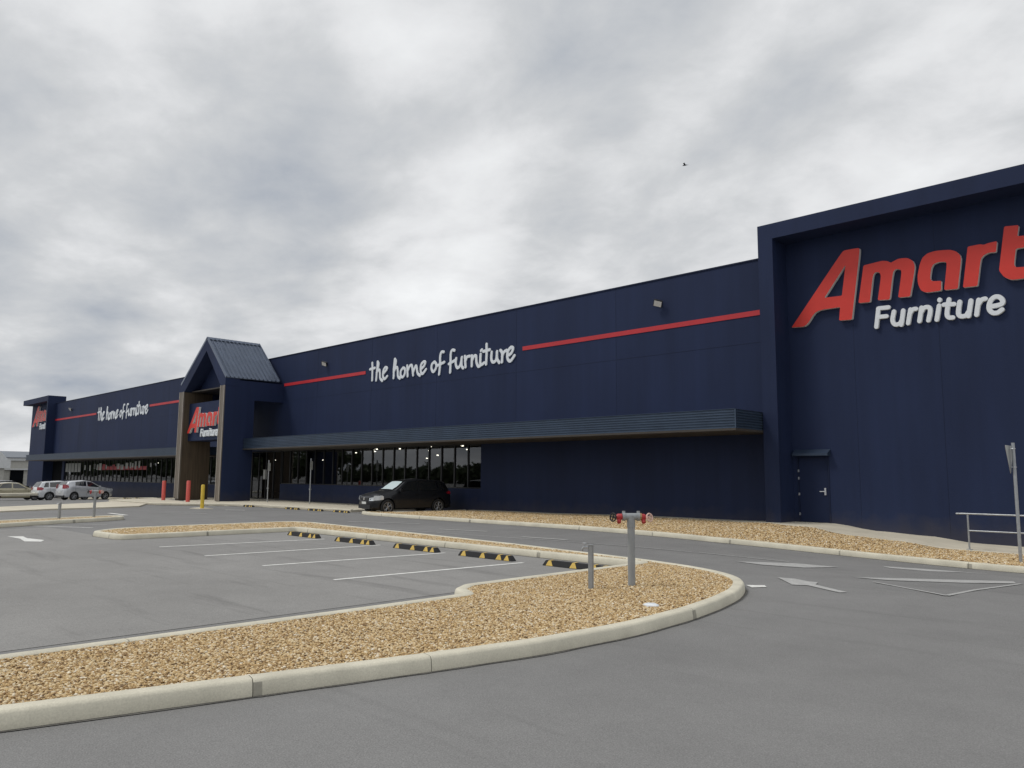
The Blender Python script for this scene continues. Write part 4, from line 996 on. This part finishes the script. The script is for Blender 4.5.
car('parked_car', 'black five-door hatchback parked beside the navy wall with a pale overlay across its windscreen', (-27.95, 21.3, 0.0), radians(261), pt_black, dict(hatch, tz=(.84, .98)), pale_overlay=True).scale = (.96, 1, 1)
def gcar(x, y): return (x, y, zg(x, y))
SIL = 'silver hatchbacks parked side by side'
car('parked_car', 'silver hatchback nearest the entrance, its whole side showing, red tail lights high at the back', gcar(-64.5, 19.2), radians(97), pt_silver, small, SIL).scale = (.9, 1, 1)
car('parked_car', 'paler silver hatchback half hidden behind the nearer silver hatchback', gcar(-68.3, 18.75), radians(96), pt_white, hatch, SIL)
car('parked_car', 'champagne gold sedan at the left edge of the photo behind the silver hatchbacks', gcar(-72.0, 16.1), radians(95), pt_gold, sedan)
car('parked_car', 'dark car seen only as a sliver beyond the gold sedan at the left edge', gcar(-98, 21.5), radians(90), pt_dark, sedan)

# ================================================================ SMALL THINGS
# --- wheel stops
def wheel_stop_parts(t, Ls=1.58):
    h, b0, b1 = .10, .075, .05; mb = MB()
    P = [(-Ls/2, -b0, 0), (-Ls/2, b0, 0), (-Ls/2+.06, b1, h), (-Ls/2+.06, -b1, h)]
    v = [(-Ls/2, -b0, 0), (Ls/2, -b0, 0), (Ls/2, b0, 0), (-Ls/2, b0, 0), (-Ls/2+.07, -b1, h), (Ls/2-.07, -b1, h), (Ls/2-.07, b1, h), (-Ls/2+.07, b1, h)]
    mb.v += v
    for f in ((0, 3, 2, 1), (4, 5, 6, 7), (0, 1, 5, 4), (1, 2, 6, 5), (2, 3, 7, 6), (3, 0, 4, 7)): mb.f.append(f); mb.mi.append(0)
    mb.build('rubber_body', m_rubber, t, bevel=.008)
    for cx, wl_ in ((-.61, .17), (-.04, .17), (.43, .17), (.65, .15)):
        mb = MB(); e = .004
        for s in (-1, 1):
            def P_(x, u): return (x, s*(b0+(b1-b0)*u+e), h*u+e*.4)
            mb.poly([P_(cx-wl_/2, .04), P_(cx+wl_/2, .04), P_(cx+wl_/2-.055, .98), P_(cx-wl_/2+.055, .98)])
        mb.poly([(cx-wl_/2+.055, -b1-e*.5, h+.003), (cx+wl_/2-.055, -b1-e*.5, h+.003), (cx+wl_/2-.055, b1+e*.5, h+.003), (cx-wl_/2+.055, b1+e*.5, h+.003)])
        mb.build('reflector', m_yellow, t, fix=False)
G = 'rubber wheel stops across the parking bays'
labs = ['leftmost black and yellow wheel stop, nearest the corner of the kerbed island', 'second wheel stop from the left in the row of parking bays', 'middle black and yellow wheel stop of the five in the near parking bays',
        'fourth wheel stop from the left, above the end of the nearest bay line', 'rightmost wheel stop, partly hidden behind the low grey tap post']
first = None
for i, (x, lb) in enumerate(zip((-18.9, -16.4, -13.98, -11.7, -9.3), labs)):
    if first is None:
        first = thing('wheel_stop', lb, 'wheel stop', (x, 11.07, 0.006), 0, G, world=False); wheel_stop_parts(first); o = first
    else: o = copy_tree(first); o.location = (x, 11.0, 0.006); o['label'] = lb
    o.rotation_euler.z = radians(180) if False else radians((-1.0, .6, -.4, .2, .8)[i])
G2 = 'small wheel stops at the kerb in front of the shop windows'
labs2 = ['distant wheel stop at the shop kerb, nearest the entrance gable', 'distant wheel stop at the shop kerb between the two slim sign posts', 'distant wheel stop at the shop kerb just right of the taller slim post', 'distant wheel stop at the shop kerb closest to the black hatchback']
for i, (x, y) in enumerate(((-38.1, 19.0), (-34.1, 19.3), (-32.1, 19.35), (-30.1, 19.45))):
    o = copy_tree(first); o.location = (x, y, 0.006); o.rotation_euler.z = radians(3 if i < 1 else 0); o['label'] = labs2[i]; o['group'] = G2; o.scale = (.8, .9, .8)
labs3 = ['far wheel stop by the nose of the silver hatchback', 'far wheel stop between the silver hatchback and the left red bollard']
for i, (x, y) in enumerate(((-60.8, 21.0), (-57.6, 20.7))):
    o = copy_tree(first); o.location = (x, y, zg(x, y)+.006); o['label'] = labs3[i]; o['group'] = 'far wheel stops near the silver cars'

# --- bollards
def bollard(x, y, z0, h, r, m, label, group=None):
    mb = MB(); mb.tube([(x, y, z0-.05), (x, y, z0+h-.03), (x, y, z0+h-.008), (x, y, z0+h)], [r, r, r*.86, r*.5], 20); o = mb.build('bollard', m); sharp(o, 50)
    return tag(o, label, 'bollard', group)
bollard(-48.1, 18.65, .1, 1.13, .11, m_bred, 'red bollard left of the entrance gable, in front of the left shop windows', 'red bollards at the entrance')
bollard(-44.1, 18.45, .1, 1.17, .11, m_bred, 'red bollard standing in front of the brown timber side of the entrance', 'red bollards at the entrance')
bollard(-37.05, 16.2, .02, 1.12, .085, m_byel, 'yellow bollard standing on the kerb tip before the entrance')

# --- booster hydrant
HY = Vector((-6.84, 9.29, .10))
def booster(loc, rotz, label, scale=1.0):
    t = thing('hydrant_standpipe', label, 'hydrant', loc, rotz, 'twin-outlet hydrant standpipes in the kerbed islands', world=False)
    mb = MB(); mb.tube([(0, 0, -.05), (0, 0, .84)], .053, 20); o = mb.build('riser_pipe', m_pipe, t); sharp(o)
    mb = MB(); mb.tube([(0, 0, .835), (0, 0, .86)], .060, 20); mb.tube([(0, 0, .86), (0, 0, 1.0)], .058, 20); mb.tube([(-.10, 0, .985), (.10, 0, .985)], .050, 18)
    for s in (-1, 1): mb.tube([(s*.085, 0, .985), (s*.125, 0, .985)], .062, 18)
    for s in (-1, 1): mb.tube([(s*.105, 0, 1.03), (s*.105, 0, 1.065)], .024, 10)
    o = mb.build('tee_fitting', m_pipe, t); sharp(o)
    for s in (-1, 1):
        mb = MB(); mb.tube([(s*.126, 0, .985), (s*.18, 0, .978), (s*.215, 0, .965)], [.042, .048, .036], 16); mb.tube([(s*.17, 0, .96), (s*.18, -.045, .90)], [.032, .028], 12); o = mb.build('valve', m_vred, t); sharp(o)
    mb = MB(); mb.tube([(.126, 0, .985), (.150, 0, .985)], .052, 16); o = mb.build('coupling_ring', m_brass, t)
    for s, m, nrm in ((1, m_pink, (.55, -.8, .15)), (-1, m_rubber, (-.75, -.6, .1))):
        c = Vector((s*.262, -.03 if s > 0 else -.02, .975)); n = Vector(nrm).normalized(); a = n.orthogonal().normalized(); b = n.cross(a)
        mb = MB(); mb.torus(c, .056, .011, n, 24, 8); mb.tube([c-n*.03, c+n*.012], .015, 10)
        for k in range(4): d = a*cos(k*pi/2+.4)+b*sin(k*pi/2+.4); mb.tube([c, c+d*.056], .008, 6)
        mb.tube([Vector((s*.21, 0, .967)), c], .011, 8)
        o = mb.build('hand_wheel', m, t); sharp(o, 60)
    return t
booster(HY, radians(45), 'tall grey hydrant standpipe with red valves standing in the near gravel island')
# --- tap post
t = thing('tap_post', 'short grey square post with a small tap, beside the near hydrant', 'tap', (-7.04, 8.62, .10), radians(20), world=False)
mb = MB(); mb.box(-.032, .032, -.032, .032, -.05, .60); mb.build('post', m_pipe, t, bevel=.006)
mb = MB(); mb.box(-.036, .036, -.036, .036, .60, .612); mb.build('cap', m_galv, t)
mb = MB(); mb.tube([(-.03, -.03, .575), (-.09, -.055, .575), (-.105, -.06, .555), (-.107, -.06, .52)], [.013, .014, .014, .012], 10); mb.tube([(-.075, -.05, .575), (-.075, -.05, .625)], .009, 8); mb.tube([(-.105, -.03, .628), (-.045, -.07, .628)], .009, 8); mb.build('tap', m_galv, t)
# --- far pair on the left island
booster((-30.25, 9.35, .10), radians(60), 'distant hydrant standpipe in the far left kerbed island').scale = (.85, .85, .92)
t = thing('tap_post', 'thin distant post standing in the far left kerbed island', 'tap', (-29.9, 8.15, .10), radians(20), world=False)
mb = MB(); mb.box(-.035, .035, -.035, .035, -.05, .55); mb.build('post', m_pipe, t); mb = MB(); mb.tube([(0, -.03, .52), (-.02, -.08, .52), (-.02, -.09, .48)], .012, 8); mb.build('tap', m_chrome, t)
# --- pale cover in the gravel
mb = MB(); n = 18
for r_, z_ in ((.085, .100), (.082, .128), (.05, .142), (.0, .145)):
    for i in range(n): mb.v.append((-5.62+r_*1.25*cos(2*pi*i/n), 8.02+r_*sin(2*pi*i/n), z_))
for j in range(3):
    for i in range(n): q = (i+1) % n; mb.f.append((j*n+i, j*n+q, (j+1)*n+q, (j+1)*n+i)); mb.mi.append(0)
o = mb.build('service_cover', m_white); tag(o, 'small white cover lying in the gravel near the front kerb', 'cover')
# --- slim posts with small signs before the windows
def slim(x, y, z0, h, label, ang):
    t = thing('sign_post', label, 'sign post', (x, y, z0), group='slim sign posts on the shop footpath')
    mb = MB(); mb.tube([(x, y, z0-.02), (x, y, z0+h)], .030, 10); mb.build('post', m_galv, t)
    d = Vector((cos(ang), sin(ang), 0)); n = Vector((-d.y, d.x, 0)); c = Vector((x, y, z0+h-.38))
    mb = MB(); mb.prism([c-d*.09-Vector((0, 0, .22))-n*.04, c+d*.09-Vector((0, 0, .22))-n*.04, c+d*.09+Vector((0, 0, .22))-n*.04, c-d*.09+Vector((0, 0, .22))-n*.04], -n*.006); mb.build('sign_panel', m_alu, t)
    mb = MB(); mb.box(x-.045, x+.045, y-.045, y+.045, z0+.75, z0+.82); mb.build('clamp', m_galv, t)
slim(-40.75, 21.5, .1, 2.35, 'slim grey sign post nearest the entrance, in front of the glass doors', radians(100))
slim(-37.1, 22.0, .1, 2.42, 'slim grey sign post in front of the shop windows, farther from the entrance', radians(100))

# --- handrail on the falling path
t = thing('handrail', 'galvanised two-bar handrail along the falling path at the right', 'handrail', (-5.9, 22.0, -.06))
mb = MB(); mb.tube([(-6.14, 22.0, .80), (-6.0, 22.0, .805), (1.5, 22.0, .80)], .021, 12); mb.build('rail', m_galv, t)
mb = MB(); mb.tube([(-5.88, 22.0, .39), (1.5, 22.0, .39)], .019, 12); mb.build('rail', m_galv, t)
for x in (-5.88, -3.5, -1.1, 1.3):
    mb = MB(); mb.tube([(x, 22.0, -.12), (x, 22.0, .79)], .021, 12); mb.build('post', m_galv, t)
    mb = MB(); mb.box(x-.06, x+.06, 21.95, 22.07, -.10, interp(x, PZ)+.012); mb.build('base_plate', m_galv, t)
# --- give way sign seen from behind
sx, sy = -4.33, 19.84
t = thing('road_sign', 'triangular road sign on a grey pole at the right edge, seen almost edge-on from behind', 'road sign', (sx, sy, -.1))
mb = MB(); mb.tube([(sx, sy, -.25), (sx, sy, 2.46)], .034, 14); mb.build('pole', m_galv, t)
ga = radians(91); d = Vector((cos(ga), sin(ga), 0)); n = Vector((d.y, -d.x, 0)); c = Vector((sx, sy, 0))-n*.075-d*.02
P = [c-d*.37+Vector((0, 0, 2.40)), c+d*.37+Vector((0, 0, 2.40)), c+Vector((0, 0, 1.76))]
def rc(P):
    o = []
    for i in range(3):
        p = P[i]; a = (P[i-1]-p).normalized(); b = (P[(i+1) % 3]-p).normalized()
        o += [p+a*.05, p+(a+b)*.018, p+b*.05]
    return o
mb = MB(); mb.prism(rc(P), n*.005); mb.build('sign_back', m_alu, t)
m_gw = mat('red_sign_border', (0.55, 0.03, 0.03), 0.4); m_gww = mat('white_sign_face', (0.75, 0.75, 0.75), 0.4)
cen = (P[0]+P[1]+P[2])/3
mb = MB(); mb.poly([q-n*.002 for q in rc(P)]); mb.build('sign_face', m_gw, t); mb = MB(); mb.poly([cen+(q-cen)*.66-n*.004 for q in P]); mb.build('sign_face', m_gww, t)
for z in (2.33, 1.93):
    mb = MB(); mb.torus((sx, sy, z), .040, .008, (0, 0, 1), 16, 6); q = Vector((sx, sy, z)); mb.tube([q-n*.03-d*.09, q-n*.03+d*.09], .010, 6); mb.build('bracket', m_hinge, t)

# --- bird
t = (-37.65, 60.0, 28.6+1.65)
mb = MB(); bx, by, bz = t
mb.tube([(bx-.22, by-.1, bz-.02), (bx-.12, by-.05, bz), (bx+.05, by, bz+.01), (bx+.2, by+.08, bz)], [.01, .05, .06, .012], 8)
for s in (-1, 1):
    mb.prism([(bx-.08, by, bz), (bx+.08, by, bz), (bx+.16, by+s*.35, bz+.10), (bx-.02, by+s*.30, bz+.09)], (0, 0, .012))
o = mb.build('bird', mat('dark_bird', (0.03, 0.03, 0.035), 0.8)); tag(o, 'small dark bird flying high in the cloudy sky', 'bird')

# ================================================================ BACKGROUND
m_wwall = mat('white_render', (0.62, 0.63, 0.63), 0.7, var=.08); m_cream = mat('cream_wall', (0.45, 0.44, 0.40), 0.7, var=.1); m_groof = mat('grey_sheet_roof', (0.20, 0.22, 0.25), 0.5, .3, var=.1)
t = thing('warehouse', 'white gabled warehouse at the far left edge behind the cars', 'building', (-160, 30, -.6))
mb = MB(); mb.box(-185, -160, 14, 34.4, -1, 3.3); mb.build('wall', m_cream, t)
mb = MB(); mb.box(-186, -159.4, 13, 35.2, 2.4, 3.9); mb.build('fascia', m_wwall, t)
mb = MB(); mb.prism([(-159.6, 14, 3.9), (-159.6, 34.8, 3.9), (-159.6, 33.9, 5.0), (-159.6, 24, 11)], (-25, 0, 0)); mb.build('roof', m_wwall, t)
for y in (17, 22, 31):
    mb = MB(); mb.box(-160.02, -159.95, y, y+2.2, .4, 1.9); mb.build('window', m_cglass, t)
t = thing('warehouse', 'low cream building with a grey roof and dark openings just left of the store', 'building', (-170, 42, -.6))
mb = MB(); mb.box(-195, -172, 37, 62, -1, 4.4); mb.build('wall', m_cream, t)
mb = MB(); mb.box(-196, -171.6, 36.8, 62, 3.9, 4.35); mb.build('fascia', m_wwall, t)
mb = MB(); mb.prism([(-171.4, 36.6, 4.4), (-171.4, 62, 4.4), (-176, 62, 5.6), (-176, 36.6, 5.6)], (0, 0, .15)); mb.box(-196, -176, 36.7, 62, 5.5, 5.7); mb.build('roof', m_groof, t)
for y in (38, 41, 44.5, 48):
    mb = MB(); mb.box(-172.02, -171.9, y, y+2.2, -.6, 2.1); mb.build('shutter_opening', m_black, t)
mb = MB(); mb.box(-172.6, -171.4, 37, 50, 2.15, 2.4); mb.build('verandah', m_wwall, t)

m_leaf = bpy.data.materials.new('foliage'); m_leaf.use_nodes = True
_t = m_leaf.node_tree; _b = _t.nodes['Principled BSDF']; _a = _t.nodes.new('ShaderNodeAttribute'); _a.attribute_name = 'tint'; _r = _t.nodes.new('ShaderNodeValToRGB')
_r.color_ramp.elements[0].color = (.030, .048, .018, 1); _r.color_ramp.elements[1].color = (.085, .11, .045, 1); _t.links.new(_a.outputs['Fac'], _r.inputs[0]); _t.links.new(_r.outputs[0], _b.inputs['Base Color']); _b.inputs['Roughness'].default_value = .7
m_bark = mat('bark', (.12, .09, .07), .9, var=.2)
def leaves(name, centres, leaf, seed, parent=None):
    rng = np.random.default_rng(seed); V = []; T = []
    for (x, y, z, r, n) in centres:
        p = rng.normal(0, 1, (n, 3)); p /= np.linalg.norm(p, axis=1)[:, None]; p *= r*rng.uniform(.35, 1, (n, 1))**.6; p[:, 2] *= .75; p += (x, y, z)
        u = rng.normal(0, 1, (n, 3)); u /= np.linalg.norm(u, axis=1)[:, None]; v = np.cross(u, rng.normal(0, 1, (n, 3))); v /= np.linalg.norm(v, axis=1)[:, None]
        s = leaf*rng.uniform(.6, 1.3, (n, 1)); q = np.stack([p-u*s-v*s*.5, p+u*s-v*s*.5, p+u*s+v*s*.5, p-u*s+v*s*.5], 1); V.append(q.reshape(-1, 3)); T.append(np.repeat(rng.uniform(0, 1, n)*.6+rng.uniform(0, .4), 4))
    V = np.concatenate(V); T = np.concatenate(T); me = bpy.data.meshes.new(name); me.from_pydata(V.tolist(), [], [tuple(range(i, i+4)) for i in range(0, len(V), 4)])
    a = me.attributes.new('tint', 'FLOAT', 'POINT'); a.data.foreach_set('value', T.astype(np.float32)); me.materials.append(m_leaf)
    o = bpy.data.objects.new(name, me); C.objects.link(o)
    if parent: o.parent = parent; o.location = -Vector(parent['_world'])
    return o
t = thing('tree', 'dark bushy tree showing above the low roof at the far left', 'tree', (-205, 52, -.6))
rn = random.Random(2); tx, ty = -205, 52.5
leaves('crown', [(tx+rn.uniform(-2, 2), ty+rn.uniform(-2.6, 2.6), 5.6+rn.uniform(-1, 1.2), 1.5, 260) for _ in range(9)], .16, 3, t)
mb = MB(); mb.tube([(tx, ty, -.6), (tx+.1, ty, 2.5), (tx, ty+.2, 5)], [.28, .2, .1], 8); mb.tube([(tx, ty, 2.4), (tx+.6, ty+1.2, 5.2)], [.14, .06], 6); mb.tube([(tx, ty, 2.8), (tx-.6, ty-1.3, 5.4)], [.12, .05], 6); mb.build('trunk', m_bark, t)
# far tree line across the car park: behind the camera, mirrored in the shop windows
rn = random.Random(9); cs = []
for i in range(110):
    cx = -460+i*4.5; hh = rn.uniform(2.2, 4.0) if cx > -165 else rn.uniform(7.0, 11.0)
    for k in range(5 if cx < -158 else 4): cs.append((cx+rn.uniform(-2.5, 2.5), -62+rn.uniform(-4, 4), hh*rn.uniform(.2, .85), rn.uniform(1.5, 2.8), 110))
o = leaves('tree_belt', cs, .5, 10); tag(o, 'dark tree belt on the far side of the car park, mirrored in the shop windows', 'trees', kind='stuff')

for o in bpy.data.objects:
    if '_world' in o.keys(): del o['_world']
